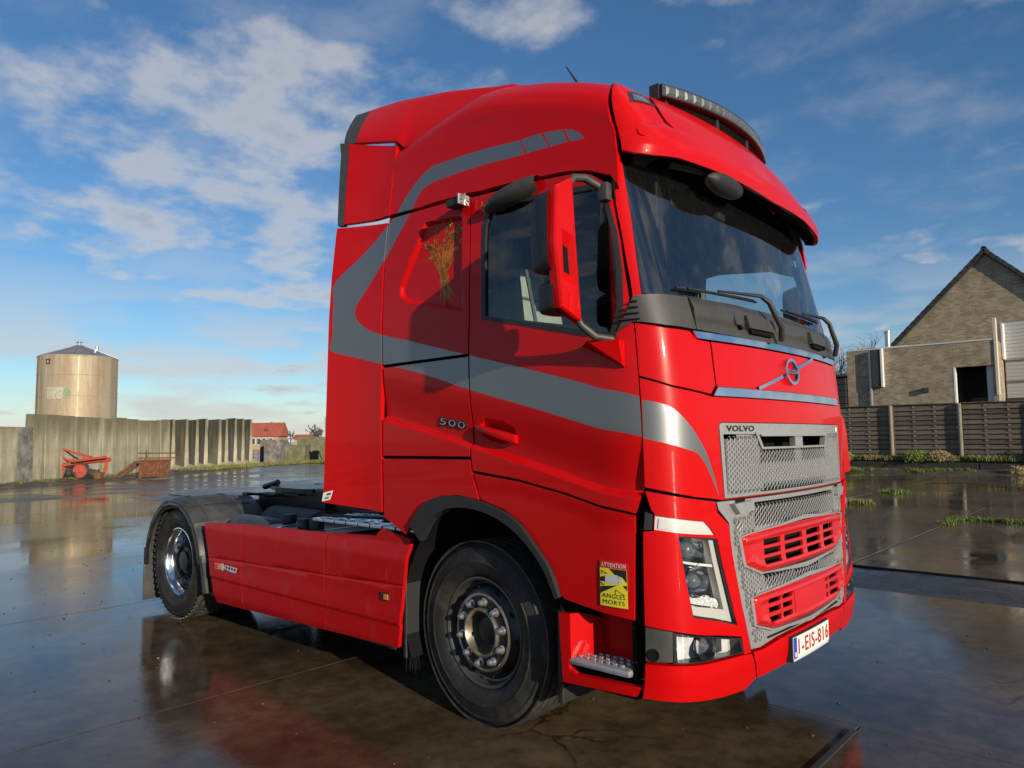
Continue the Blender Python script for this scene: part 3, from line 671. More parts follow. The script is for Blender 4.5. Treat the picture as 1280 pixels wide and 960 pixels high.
an.tube([(.49,-.78,3.62),(.455,-.78,3.68),(.38,-.78,3.80)], [.009,.008,.004], 8); an.build('roof_antenna', 'black_plastic', truck, smooth=40)

# ---- windscreen, cowl
ws = [(1.108,2.262),(1.125,2.68),(1.118,2.95),(1.112,3.09),(2.31,3.09)]
wsb = [(2.31,2.268),(1.8,2.262),(1.36,2.259),(1.18,2.258)]
wsh = ws + wsb; wsp = [(1.108,2.262),(1.125,2.68),(1.118,2.95),(1.112,3.09)] + [(4.62-u,z) for u,z in reversed([(1.108,2.262),(1.125,2.68),(1.118,2.95),(1.112,3.09)])] + [(4.62-1.18,2.258),(4.62-1.36,2.259),(4.62-1.8,2.262),(2.31,2.268),(1.8,2.262),(1.36,2.259),(1.18,2.258)]
inner = [(1.140,2.275),(1.155,2.68),(1.148,2.95),(1.142,3.06)] + [(4.62-u,z) for u,z in reversed([(1.140,2.275),(1.155,2.68),(1.148,2.95),(1.142,3.06)])] + [(2.31,2.285)]
wscr = panel('windscreen', wsp, 'glass_ws', truck, off=-.004, th=0, bev=0, grid=.05, grid2=.1)
panel('windscreen_border', wsp, 'shell_black', wscr, off=-.009, th=.004, bev=0, grid=.05, grid2=.1, holes=[inner])
cb = [(.976,2.09),(1.041,2.128),(1.186,2.106),(1.328,2.099),(1.357,2.099)]; ct = [(1.057,2.247),(1.08,2.252),(1.182,2.256),(1.354,2.258)]
for mi in (False, True):
    cw = panel('cowl_corner', cb + list(reversed(ct)), 'grey_plastic', truck, off=.012, th=.05, grid=.03, mirror=mi, bev=.006)
    for k in range(4):
        z = 2.135 + .028*k; panel('fin', [(.985+.02*k,z),(1.075,z),(1.075,z+.006),(.985+.02*k,z+.006)], 'black_plastic', cw, off=.03, th=.02, bev=0, mirror=mi)
cow = [(1.362,2.099),(1.599,2.094),(2.05,2.090)]; cot = [(1.360,2.258),(1.719,2.262),(2.17,2.268)]
cwl = panel('cowl_panel', cow + [(4.62-u,z) for u,z in reversed(cow)] + [(4.62-u,z) for u,z in cot] + list(reversed(cot)), 'grey_plastic', truck, off=.012, th=.05, grid=.05, bev=.008, relief=lambda u, z: .016*sst(2.14,2.17,z)*(1-sst(2.235,2.262,z)))
for (u0, u1, z0, z1, dd) in ((1.80,2.10,2.135,2.205,.045),(1.70,1.79,2.15,2.21,.03),(2.66,2.92,2.135,2.205,.045),(2.94,3.03,2.15,2.21,.03)):
    panel('cowl_pocket', [(u0,z0),(u1-.03,z0),(u1,z0+.02),(u1,z1),(u0,z1)], 'grey_plastic', cwl, off=dd, th=.04, grid=.05, bev=.008)
    panel('pocket_mouth', [(u0+.03,z0-.022),(u1-.04,z0-.022),(u1-.05,z0-.002),(u0+.02,z0-.002)], 'shell_black', cwl, off=.034, th=.02, grid=.05, bev=0)
def wiper(u_tip, u_mid, u_piv, zt, zm):
    w = empty('wiper'); w.parent = truck
    a = MB(); tip = on(S, u_tip, zt, .03); mid = on(S, u_mid, zm, .045); piv = on(S, u_piv, 2.10, .045)
    a.tube([piv, piv*.75+mid*.25+Vector((.035,0,.01)), piv*.2+mid*.8+Vector((.04,0,.02)), mid+Vector((.02,0,.012)), mid*.75+tip*.25+Vector((.016,0,.008)), mid*.45+tip*.55+Vector((.01,0,.004))], [.016,.017,.015,.012,.009,.006], 8)
    a.build('wiper_arm', 'black_plastic', w, smooth=50)
    b = MB()
    for k in range(14):
        p = on(S, u_tip + (u_mid+.05-u_tip)*k/13, zt + (zm-zt)*k/13, .012); b.v.append(tuple(p))
    pts = [Vector(p) for p in b.v]; b.v = []
    b.tube(pts, .007, 6); b.tube([p + Vector((.012,0,0)) for p in pts[1:-1]], .008, 6); b.build('wiper_blade', 'black_plastic', w)
wiper(1.30, 1.98, 2.13, 2.300, 2.318); wiper(2.36, 3.02, 3.14, 2.315, 2.325)
# ---- logo panel, chrome
lp = [(1.476,2.049),(2.31,2.045)]; lpb = [(2.31,1.826),(1.48,1.83)]
panel('front_panel', [(1.476,2.049),(3.144,2.049),(3.14,1.83),(1.48,1.83)], 'red', truck, grid=.05, grid2=.08, off=.002)
panel('chrome_strip', [(1.338,2.090),(3.282,2.090),(3.262,2.056),(1.358,2.056)], 'chrome', truck, grid=.05, off=.012, th=.03, bev=.006)
panel('chrome_strip', [(1.475,1.825),(3.145,1.825),(3.185,1.782),(1.435,1.782)], 'chrome', truck, grid=.05, off=.014, th=.03, bev=.006)
# emblem: a ring on a diagonal bar
CU = 2.28
em = empty('emblem'); em.parent = truck
def bar_on(name, pts, w, d, th, m, parent):
    mb = MB(); rows = []
    for i, (u, z) in enumerate(pts):
        u2, z2 = pts[min(i+1, len(pts)-1)]; u1, z1 = pts[max(i-1,0)]; tx, tz = u2-u1, z2-z1; l = math.hypot(tx, tz); nx, nz = -tz/l*w/2, tx/l*w/2
        rows.append([tuple(on(S, u+nx, z+nz, 0.0)), tuple(on(S, u+nx*.8, z+nz*.8, d)), tuple(on(S, u-nx*.8, z-nz*.8, d)), tuple(on(S, u-nx, z-nz, 0.0))])
    mb.sheet(rows); return mb.build(name, m, parent)
bar_on('diagonal_bar', [(1.86+k*.035, 1.833+k*.0092) for k in range(11)], .022, .014, .01, 'chrome', em)
bar_on('diagonal_bar', [(2.34+k*.035, 1.959+k*.0092) for k in range(11)], .022, .014, .01, 'chrome', em)
bar_on('ring', [(CU+.085*math.cos(a*math.pi/18), 1.945+.066*math.sin(a*math.pi/18)) for a in range(38)], .020, .026, .01, 'chrome', em)
bar_on('name_bar', [(CU-.085+.0425*k, 1.945) for k in range(5)], .022, .024, .01, 'chrome', em)
vs, fs = text_mesh('VOLVO', .02, .0006); vs = fit(vs, CU-.06, CU+.06, 1.938, 1.952)
MB().add([tuple(on(S, x, y, .0265)) for x, y, _ in vs], fs).build('name_print', 'black_print', em, fix=False)

# ---- hood with upper grille
gu = [(1.465,1.638),(1.472,1.650),(1.489,1.657),(3.131,1.657),(3.148,1.650),(3.155,1.638),(3.135,1.288),(1.485,1.288)]
panel('hood', [(1.049,1.861),(1.195,1.816),(1.428,1.778),(3.192,1.778),(3.425,1.816),(3.571,1.861),(3.568,1.359),(3.319,1.308),(3.150,1.285),(1.47,1.285),(1.301,1.308),(1.052,1.359)], ['red','stripe'], truck, grid=.04, grid2=.06, holes=[gu], stripes=[(band(D['st3u'], D['st3l']), 1), ([(4.62-u,z) for u,z in band(D['st3u'], D['st3l'])], 1)], th=.03, off=.002)
def in_rect(p, r): return r[0] <= p[0] <= r[1] and r[2] <= p[1] <= r[3]
def hexgrid(name, region, holes_out, opens, parent, off):
    """pressed honeycomb sheet: each cell a rim round a pocket, the open ones pierced"""
    mb = MB(); W_, H_ = .0400, .0265
    u0 = min(p[0] for p in region); u1 = max(p[0] for p in region); z0 = min(p[1] for p in region); z1 = max(p[1] for p in region)
    r = 0; z = z0 + .010
    while z < z1 - .006:
        u = u0 + .012 + (W_/2 if r % 2 else 0)
        while u < u1 - .010:
            p = (u, z)
            if inpoly(p, region) and pdist(p, region) > .017 and not any(inpoly(p, h) or pdist(p, h) < .017 for h in holes_out):
                op = any(in_rect(p, q) for q in opens)
                hx = [(.5,0),(.25,.5),(-.25,.5),(-.5,0),(-.25,-.5),(.25,-.5)]
                o = [on(S, u+a*W_*.667, z+b*H_*1.0, off) for a, b in hx]
                k = .84 if op else .74
                i1 = [on(S, u+a*W_*.667*k, z+b*H_*k, off-.001) for a, b in hx]
                i2 = [on(S, u+a*W_*.667*k*.97, z+b*H_*k*.97, off-(.004 if op else .010)) for a, b in hx]
                vs = o + i1 + i2; sk = [on(S, u+a*W_*.667, z+b*H_*1.0, off-.014) for a, b in hx]
                fs = [(a, (a+1)%6, (a+1)%6+6, a+6) for a in range(6)] + [(a+6, (a+1)%6+6, (a+1)%6+12, a+12) for a in range(6)]
                if not op:
                    vs = vs[:12] + [on(S, u+a*W_*.667*k*.8, z+b*H_*k*.8, off-.014 + .010*(b < 0)) for a, b in hx]
                    fs.append(tuple(range(12,18)))
                if not op: n0 = len(vs); vs = vs + sk; fs = fs + [(a, a+n0, (a+1)%6+n0, (a+1)%6) for a in range(6)]
                mb.add([tuple(q) for q in vs], fs)
            u += W_
        z += H_/2; r += 1
    o_ = mb.build(name, 'silver', parent, fix=False, kind='stuff'); return o_
ventR = [(1.80,1.600),(2.82,1.600),(2.76,1.528),(1.86,1.528)]
gr = panel('upper_grille', [(1.470,1.638),(1.477,1.648),(1.490,1.653),(3.130,1.653),(3.143,1.648),(3.150,1.638),(3.131,1.291),(1.489,1.291)], 'silver', truck, grid=.05, grid2=.08, off=.004, th=.03, bev=.005, holes=[[(1.500,1.598),(3.120,1.598),(3.106,1.304),(1.514,1.304)]])
panel('grille_backing', [(1.495,1.605),(3.125,1.605),(3.11,1.298),(1.508,1.298)], 'silver', gr, grid=.06, off=-.012, th=.002, bev=0, holes=[ventR, [(1.84,1.525),(2.78,1.525),(2.78,1.455),(1.84,1.455)], [(1.86,1.338),(2.76,1.338),(2.76,1.300),(1.86,1.300)], [(1.52,1.60),(1.64,1.60),(1.64,1.565),(1.52,1.565)]])
hexgrid('honeycomb', [(1.497,1.603),(3.123,1.603),(3.108,1.300),(1.512,1.300)], [grow(ventR,.0)], [(1.84,2.26,1.455,1.525),(2.36,2.78,1.455,1.525),(1.86,2.76,1.30,1.337),(1.52,1.64,1.567,1.60),(2.98,3.10,1.55,1.60)], gr, .004)
panel('vent_frame', [(1.79,1.606),(2.83,1.606),(2.768,1.520),(1.852,1.520)], 'silver', gr, grid=.05, off=.010, th=.03, bev=.005, holes=[[(1.825,1.594),(2.255,1.594),(2.255,1.531),(1.868,1.531)], [(2.365,1.594),(2.795,1.594),(2.752,1.531),(2.365,1.531)]])
panel('vent_bar', [(1.83,1.596),(2.79,1.596),(2.785,1.586),(1.835,1.586)], 'silver', gr, grid=.05, off=.022, th=.02, bev=.003)
vs, fs = text_mesh('VOLVO', .05, .0016); vs = fit(vs, 1.525, 1.785, 1.611, 1.641)
MB().add([tuple(on(S, x, y, .0062)) for x, y, _ in vs], fs).build('name_letters', 'black_print', gr, fix=False)
panel('small_mark', [(3.05,1.613),(3.105,1.613),(3.105,1.638),(3.065,1.638)], 'white_print', gr, off=.0062, th=0, bev=0)
# dark radiator space behind the front
panel('front_shell', [(1.06,1.86),(3.56,1.86),(3.56,.74),(3.0,.50),(1.62,.50),(1.06,.74)], 'shell_black', truck, off=-.12, th=.02, bev=0, grid=.08)
for (ua, ub, za, zb) in ((1.06,3.56,1.78,1.865),(1.05,3.57,2.05,2.12),(1.06,3.56,1.262,1.305)):
    panel('front_shell', [(ua,za),(ub,za),(ub,zb),(ua,zb)], 'shell_black', truck, off=-.028, th=.02, bev=0, grid=.08)

# ---- lower grille with two red inserts
gl = [(1.427,1.276),(1.440,1.240),(1.521,1.172),(1.533,1.033),(1.588,.764),(1.645,.558),(1.728,.552),(1.886,.570),(2.033,.575),(2.31,.577)]
glf = gl + [(4.62-u,z) for u,z in reversed(gl[:-1])]
i1 = [(1.605,1.094),(1.70,1.106),(1.931,1.114),(2.31,1.118)]; i1b = [(2.31,.905),(1.858,.907),(1.784,.911),(1.638,.960)]
ins1 = i1 + [(4.62-u,z) for u,z in reversed(i1[:-1])] + [(4.62-u,z) for u,z in reversed(i1b[1:])] + i1b
i2 = [(1.672,.800),(1.80,.806),(2.31,.806)]; i2b = [(2.31,.615),(1.865,.622),(1.691,.670)]
ins2 = i2 + [(4.62-u,z) for u,z in reversed(i2[:-1])] + [(4.62-u,z) for u,z in reversed(i2b[1:])] + i2b
def ringhole(p, d): return grow(p, d)
lg = panel('lower_grille', glf, 'silver', truck, grid=.05, grid2=.08, off=.000, th=.03, bev=.005, holes=[grow(ins1,.012), grow(ins2,.012), [(1.72,1.255),(2.90,1.255),(2.86,1.135),(1.76,1.135)], [(1.80,.895),(2.82,.895),(2.78,.828),(1.84,.828)]])
honey = [(1.455,1.262),(1.540,1.185),(1.552,1.033),(1.61,.764),(1.662,.580),(1.73,.575),(1.80,.60),(2.31,.60),(2.82,.60),(2.89,.575),(2.958,.580),(3.01,.764),(3.068,1.033),(3.08,1.185),(3.165,1.262)]
hexgrid('honeycomb', honey, [grow(ins1,.018), grow(ins2,.018), [(1.455,1.29),(1.72,1.29),(1.70,1.21),(1.50,1.21)], [(2.90,1.29),(3.165,1.29),(3.12,1.21),(2.92,1.21)], [(1.80,.612),(2.82,.612),(2.82,.57),(1.80,.57)]], [(1.74,2.88,1.13,1.27),(1.80,2.82,.825,.90),(1.555,1.62,1.13,1.175),(3.0,3.065,1.13,1.175)], lg, .012)
for k, iv in enumerate((ins1, ins2)):   # grey lip under each insert
    lipo = grow(iv, .03); 
    panel('insert_lip', grow(iv,.034), 'silver', lg, grid=.05, off=.016, th=.02, bev=.006, holes=[grow(iv,.010)])
for mi in (False, True):
    panel('grab_step', [(1.53,1.262),(1.70,1.27),(1.715,1.222),(1.575,1.212)], 'silver', lg, grid=.05, off=.030, th=.05, bev=.006, mirror=mi)
    panel('grab_opening', [(1.580,1.279),(1.665,1.281),(1.665,1.262),(1.580,1.260)], 'shell_black', lg, grid=.05, off=.004, th=.002, bev=0, mirror=mi)
sl1 = []
for (a, b) in ((1.80,1.98),(2.03,2.26),(2.32,2.54),(2.60,2.80)):
    for z in (1.052,1.005,.958): sl1.append([(a,z-.016),(b,z-.016),(b,z+.016),(a,z+.016)])
def ins_rel(poly):
    def f(u, z): return .022*sst(0, .02, pdist((u, z), poly)) - .010*sst(.028, .045, pdist((u, z), poly))
    return f
panel('grille_insert', ins1, 'red_plastic', lg, grid=.03, grid2=.015, off=.006, th=.014, bev=.004, holes=sl1, relief=ins_rel(ins1))
sl2 = []
for (a, b) in ((1.80,1.925),(1.95,2.06),(2.56,2.60),(2.63,2.80)):
    for z in (.763,.718,.673): sl2.append([(a,z-.013),(b,z-.013),(b,z+.013),(a,z+.013)])
i2o = panel('grille_insert', ins2, 'red_plastic', lg, grid=.03, grid2=.015, off=.006, th=.014, bev=.004, holes=sl2, relief=ins_rel(ins2))
panel('radar_cover', [(2.09,.79),(2.53,.79),(2.53,.655),(2.09,.655)], 'red_plastic', i2o, grid=.05, off=.022, th=.03, bev=.008)
for (a, b) in ((1.80,2.20),(2.42,2.82)):
    panel('lip_slot', [(a,.590),(b,.594),(b,.586),(a,.582)], 'shell_black', lg, off=.008, th=.004, bev=0, grid=.06)
# ---- bumper centre and number plate
bm_ = [(1.648,.546),(1.742,.540),(1.91,.556),(2.02,.560),(2.31,.562)]; bb = [(2.31,.418),(2.059,.413),(1.708,.409)]
bmo = panel('bumper', bm_ + [(4.62-u,z) for u,z in reversed(bm_[:-1])] + [(4.62-u,z) for u,z in reversed(bb[1:])] + bb, 'red', truck, grid=.05, grid2=.06, off=.010, th=.06)
PU = 2.275
def S_pl(u, z): q = S(u, .55); return (q[0] - .10*(.55-z)*0, q[1], z)
pl = panel('number_plate', [(PU-.262,.420),(PU+.262,.420),(PU+.262,.548),(PU-.262,.548)], 'black_plastic', truck, surf=S_pl, grid=.06, off=.028, th=.03, bev=.004)
panel('plate_face', [(PU-.255,.434),(PU+.255,.434),(PU+.255,.543),(PU-.255,.543)], 'plate', pl, surf=S_pl, grid=.06, off=.0315, th=.003, bev=.001)
panel('eu_strip', [(PU-.253,.436),(PU-.212,.436),(PU-.212,.541),(PU-.253,.541)], 'eu_blue', pl, surf=S_pl, grid=.06, off=.0325, th=.001, bev=0)
panel('dealer_line', [(PU-.25,.4215),(PU+.25,.4215),(PU+.25,.432),(PU-.25,.432)], 'grey_print', pl, surf=S_pl, grid=.06, off=.0295, th=.001, bev=0)
vs, fs = text_mesh('1-EIS-816', .08, .0010); vs = fit(vs, PU-.195, PU+.240, .450, .528)
MB().add([tuple(on(S_pl, x, y, .0335)) for x, y, _ in vs], fs).build('plate_number', 'plate_red', pl, fix=False)
vs, fs = text_mesh('B', .03, .001); vs = fit(vs, PU-.240, PU-.222, .445, .468)
MB().add([tuple(on(S_pl, x, y, .0335)) for x, y, _ in vs], fs).build('country_letter', 'white_print', pl, fix=False)
# ---- lamps
for mi in (False, True):
    s = -1 if mi else 1
    hl = empty('headlight'); hl.parent = truck
    H = D['head']
    panel('lamp_bowl', grow(H,.02), 'lamp_body', hl, off=-.075, th=.0, bev=0, grid=.03, mirror=mi, relief=lambda u, z: .016*math.sin(u*60+z*18)*math.cos(z*34))
    panel('lamp_rim', grow(H,.002), 'lamp_dark', hl, off=.000, th=.07, bev=.003, grid=.04, mirror=mi, holes=[grow(H,-.009)])
    def lerpH(a, b): # point inside the lamp quad: a across, b down
        t = [H[0][i]*(1-a)+H[1][i]*a for i in (0,1)]; q = [H[3][i]*(1-a)+H[2][i]*a for i in (0,1)]
        return (t[0]*(1-b)+q[0]*b, t[1]*(1-b)+q[1]*b)
    def quad(a0, a1, b0, b1): return [lerpH(a0,b1), lerpH(a1,b1), lerpH(a1,b0), lerpH(a0,b0)]
    panel('light_guide', [lerpH(.80,.02), lerpH(.80,.84), lerpH(.06,.86), lerpH(.06,.97), lerpH(.95,.97), lerpH(.95,.02)][::-1], 'lamp_white', hl, off=-.014, th=.04, bev=.004, grid=.04, mirror=mi)
    panel('divider', quad(.05,.74,.315,.345), 'lamp_body', hl, off=-.012, th=.05, bev=.003, grid=.04, mirror=mi)
    panel('divider', quad(.56,.60,.03,.70), 'lamp_dark', hl, off=-.02, th=.05, bev=.003, grid=.04, mirror=mi)
    panel('turn_lamp', quad(.08,.74,.72,.83), 'lamp_body', hl, off=-.03, th=.03, bev=.003, grid=.012, mirror=mi, relief=lambda u, z: .008*math.sin(u*260)*math.sin(z*230))
    for (a, b, rr) in ((.30,.17,.062),(.30,.54,.058)):
        u, z = lerpH(a, b); c = on(S, u, z, -.045); n = (on(S, u, z, .05) - on(S, u, z, 0)).normalized()
        if mi: c.y *= -1; n.y *= -1
        M_ = Matrix.Translation(c) @ n.to_track_quat('Z','Y').to_matrix().to_4x4()
        q = MB(); q.lathe([(rr*1.25,.03),(rr*1.18,.034),(rr*.9,.0),(rr*.62,-.012)], 28, M_); q.build('reflector', 'alloy', hl, smooth=40)
        q = MB(); q.lathe([(rr*.62,-.012),(rr*.60,.004),(rr*.45,.018),(rr*.22,.025),(0,.027)], 24, M_); q.build('projector', 'lens_clear', hl, smooth=60)
    panel('lamp_lens', grow(H,-.010), 'lens', hl, off=-.003, th=.0, bev=0, grid=.05, mirror=mi)
    dl = panel('daytime_lamp', D['drl'], 'lamp_white', truck, off=-.004, th=.03, bev=.006, grid=.03, mirror=mi)
    panel('lamp_lens', [(1.105,1.218),(1.31,1.184),(1.358,1.143),(1.20,1.162),(1.10,1.174)], 'lamp_white', dl, off=.001, th=.01, bev=.006, grid=.03, mirror=mi)
    panel('corner_cover', D['drl_black'], 'black_plastic', truck, off=-.002, th=.03, grid=.04, mirror=mi)
    fg = empty('fog_lamp'); fg.parent = truck; F_ = D['fog']
    panel('lamp_bowl', grow(F_,.0), 'lamp_body', fg, off=-.05, th=0, bev=0, grid=.03, mirror=mi, relief=lambda u, z: .012*math.cos(u*40)*math.sin(z*30))
    panel('lamp_rim', grow(F_,.004), 'lamp_dark', fg, off=.006, th=.06, bev=.005, grid=.04, mirror=mi, holes=[grow(F_,-.012)])
    u, z = 1.31, .635; c = on(S, u, z, -.03); n = (on(S,u,z,.05)-on(S,u,z,0)).normalized()
    if mi: c.y *= -1; n.y *= -1
    M_ = Matrix.Translation(c) @ n.to_track_quat('Z','Y').to_matrix().to_4x4()
    q = MB(); q.lathe([(.062,.03),(.055,.0),(.035,-.015)], 24, M_); q.build('reflector', 'alloy', fg, smooth=40)
    q = MB(); q.lathe([(.034,-.015),(.03,.005),(.0,.016)], 20, M_); q.build('projector', 'lens_clear', fg, smooth=60)
    panel('fog_divider', [(1.38,.59),(1.42,.59),(1.42,.655),(1.38,.665)], 'lamp_dark', fg, off=-.015, th=.03, bev=.003, mirror=mi)
    panel('lamp_lens', grow(F_,-.015), 'lens', fg, off=.002, th=0, bev=0, grid=.04, mirror=mi)
    u, z = 1.06, .615; c = on(S, u, z, .007); n = (on(S,u,z,.05)-on(S,u,z,0)).normalized()
    if mi: c.y *= -1; n.y *= -1
    M_ = Matrix.Translation(c) @ n.to_track_quat('Z','Y').to_matrix().to_4x4()
    q = MB(); q.lathe([(.028,-.002),(.028,.002),(.022,.003),(.019,-.001),(0,-.001)], 24, M_); q.build('tow_socket', 'shell_black', truck, smooth=30)

# ---- entry step below the door
fascia = [(.638,.729),(.651,.40),(1.0,.417),(1.018,.462),(.733,.452),(.695,.470),(.690,.50),(.705,.56),(.705,.733)]
for mi in (False, True):
    sg = -1 if mi else 1
    es = empty('entry_step'); es.parent = truck
    panel('step_fascia', fascia, 'red', es, grid=.05, th=.03, mirror=mi)
    q = MB(); q.add([(.705,-1.245*sg,.735),(.705,-1.245*sg,.50),(.805,-1.07*sg,.52),(.805,-1.07*sg,.69),(.735,-1.19*sg,.733)], [(0,1,2,3,4)]); q.build('step_jamb', 'red', es, fix=False)
    q = MB(); q.box((.95,-1.06*sg,.66), (.36,.02,.34)); q.build('step_back', 'red', es)
    q = MB(); q.box((1.045,-1.13*sg,.64),(.02,.16,.32)); q.build('step_end', 'shell_black', es)
    q = MB(); q.box((.865,-1.155*sg,.510), (.345,.185,.035), bev=.016); q.build('tread', 'silver_step', es, smooth=40)
    for i in range(7):
        for j in range(3):
            m_ = MB(); m_.box((.74+.04*i+.01*j,-1.215*sg+.045*j*sg,.532), (.022,.014,.012), bev=.004); m_.build('tread_stud', 'silver_step', es)
    q = MB(); q.box((.85,-1.10*sg,.40),(.40,.20,.02)); q.build('step_base', 'shell_black', es)

# ---- writing and prints on the side
def side_print(name, body, x0, x1, z0, z1, d, m, parent, bold=.001, surf=S, slope=0., shear=0., zrel=None):
    vs, fs = text_mesh(body, .05, bold); vs = fit(vs, x0, x1, z0, z1)
    return MB().add([tuple(on(surf, x + shear*(z-z0), z + slope*(x-x0), d + (zrel(x, z + slope*(x-x0)) if zrel else 0))) for x, z, _ in vs], fs).build(name, m, parent, fix=False)
vs, fs = text_mesh('500', .06, .0022, .004); vs = fit(vs, -.262, -.036, 1.672, 1.722)
def p500(x, z, e_): z2 = z - .15*(x+.262); return tuple(on(S, x + .25*(z-1.672), z2, crease_relief(x, z2) + .004 + e_))
MB().add([p500(x, z, e_) for x, z, e_ in vs], fs).build('power_number', 'black_print', truck, fix=False)
vs2 = [(x, z, .0088) for x, z, e_ in vs if e_ > 0]
vs, fs = text_mesh('500', .06, -.0010); vs = fit(vs, -.254, -.044, 1.679, 1.715)
MB().add([p500(x, z, .0048) for x, z, e_ in vs], fs).build('power_number', 'chrome', truck, fix=False)
st = panel('warning_sticker', [(.884,.802),(.979,.800),(.984,1.010),(.888,1.014)], 'red_plastic', truck, off=-.001, th=.001, bev=0, grid=.02)
DO = .0008
def dec(name, poly, m, d=DO): return panel(name, poly, m, st, off=d, th=0, bev=0, grid=.02)
dec('print_panel', [(.890,.804),(.978,.804),(.978,.978),(.890,.978)], 'yellow_print')
def yp(*q): return [(.891 + .086*a_, .977 - .172*b_) for a_, b_ in q]
for poly in (yp((.36,.0),(1,.0),(1,.34),(.84,.20),(.60,.18)), yp((0,.25),(.26,.20),(.26,.36),(0,.36)), yp((0,.50),(.64,.42),(0,.70)), yp((.84,.42),(1,.40),(1,.54))):
    dec('print_shape', poly[::-1], 'black_print', DO+.0006)
dec('print_truck', yp((.22,.40),(.66,.38),(.66,.15),(.22,.18)), 'grey_print', DO+.0012); dec('print_truck', yp((.69,.39),(.82,.37),(.82,.24),(.72,.17),(.69,.17)), 'grey_print', DO+.0012)
for poly in (yp((.12,.06),(.30,.14),(.12,.15)), yp((.58,.54),(.90,.66),(.58,.68)), yp((.06,.38),(.20,.45),(.06,.45))):
    for i in range(3):
        w_ = MB(); a_, b_ = poly[i], poly[(i+1)%3]; w_.tube([on(S, *a_, DO+.0014), on(S, *b_, DO+.0014)], .0008, 4); w_.build('print_line', 'black_print', st)
side_print('print_text', 'ATTENTION', .898, .974, .984, 1.003, DO+.0005, 'white_print', st, 0)
side_print('print_text', 'ANGLES', .900, .970, .842, .862, DO+.001, 'black_print', st, 0)
side_print('print_text', 'MORTS', .902, .968, .814, .834, DO+.001, 'black_print', st, 0)
bd = panel('dealer_badge', [(-1.312,1.182),(-1.240,1.197),(-1.215,1.258),(-1.30,1.24)], 'white_print', truck, surf=S_fair, off=.002, th=.001, bev=0)
panel('badge_mark', [(-1.29,1.195),(-1.252,1.203),(-1.246,1.218),(-1.284,1.212)], 'green_print', bd, surf=S_fair, off=.003, th=0, bev=0)
panel('badge_mark', [(-1.275,1.222),(-1.235,1.230),(-1.232,1.243),(-1.268,1.236)], 'lamp_dark', bd, surf=S_fair, off=.003, th=0, bev=0)
# wheat sheaf painted in the sleeper recess
rnd = random.Random(4)
wh = MB()
def leaf(x, z, ang, L, w):
    dx, dz = math.cos(ang), math.sin(ang); nx, nz = -dz, dx; pts = []
    for k in range(7):
        t = k/6; ww = w*math.sin(math.pi*min(1, t*.92+.06)); pts.append((x+dx*L*t+nx*ww, z+dz*L*t+nz*ww))
    for k in range(6, -1, -1):
        t = k/6; ww = w*math.sin(math.pi*min(1, t*.92+.06)); pts.append((x+dx*L*t-nx*ww, z+dz*L*t-nz*ww))
    wh.add([tuple(on(S, a, b, sleeper_relief(a, b)+.0012)) for a, b in pts], [tuple(range(14))])
for k in range(26):
    a = R(60 + 78*rnd.random()); l0 = .15 + .16*rnd.random(); x0, z0 = -.225 + rnd.uniform(-.025,.025), 2.545
    ex, ez = x0 + math.cos(a)*l0*.75, z0 + math.sin(a)*l0
    leaf(x0, z0, math.atan2(ez-z0, ex-x0), math.hypot(ex-x0, ez-z0), .0028)
    for j in range(6):
        leaf(ex, ez + .004*j, a + R(rnd.uniform(-45,45)), .028, .006)
    leaf(ex, ez, a, .055, .008)
for k in range(18):
    x0 = -.225 + rnd.uniform(-.03,.03); leaf(x0, 2.53, R(-90 + rnd.uniform(-6,38)), .12 + .05*rnd.random(), .004)
for k in range(9): leaf(-.272 + rnd.uniform(0,.02), 2.505 + .006*k, R(4 + rnd.uniform(-8,8)), .085, .005)
for e_ in ((-.15,2.78),(-.10,2.81),(-.13,2.70),(-.08,2.74)):
    leaf(-.21, 2.56, math.atan2(e_[1]-2.56, e_[0]+.21), math.hypot(e_[1]-2.56, e_[0]+.21), .0025)
    for j in range(5): leaf(e_[0], e_[1], R(20+35*j), .03, .007)
wh.build('wheat_sheaf_print', 'gold_print', truck, fix=False)
# ---- door handle, lamps and shells on the side
hd = MB()
rows = []
for k in range(9):
    t = k/8; x = .070 + .288*t; zc = 1.651 - .066*t; h = .016 + .006*t; o_ = .014 + .020*math.sin(math.pi*min(1,t*1.0))**.7
    bx = [(-.02,-h),(o_,-h),(o_+.004,-h*.4),(o_+.002,h*.7),(o_-.006,h),(-.02,h)]
    rows.append([tuple(on(S, x, zc+dz, d-.012)) for d, dz in bx])
hd.sheet(rows); hd.add(rows[0], [tuple(range(6))]); hd.add(rows[-1], [tuple(range(6))]); hd.build('door_handle', 'red', truck, smooth=35)
ds = MB(); rows = []
for k in range(17):
    t = k/16; x = .150 + .375*t; zc = 2.880 + .062*t; s_ = math.sin(math.pi*min(1,max(0,.05+.86*t)))**.38; h = .058*s_; o_ = .080*s_
    rows.append([tuple(on(S, x, zc + h*math.cos(a)*1.0 + .03*(1-t)*0, max(-.01, o_*math.sin(a)))) for a in [math.pi*j/10 for j in range(11)]])
ds.sheet(rows); ds.build('wind_deflector', 'grey_plastic', truck, smooth=50)
wl = MB(); wl.box((-.05,-1.275,2.945), (.11,.08,.045), bev=.01); wl.build('work_lamp', 'black_plastic', truck)
wl2 = MB(); wl2.box((.012,-1.285,2.95), (.012,.085,.06), bev=.003)
for a in range(8): wl2.tube([(.02,-1.285,2.95), (.024,-1.285+.035*math.cos(a*.785),2.95+.035*math.sin(a*.785))], .005, 5)
wl2.build('work_lamp_face', 'silver', truck)
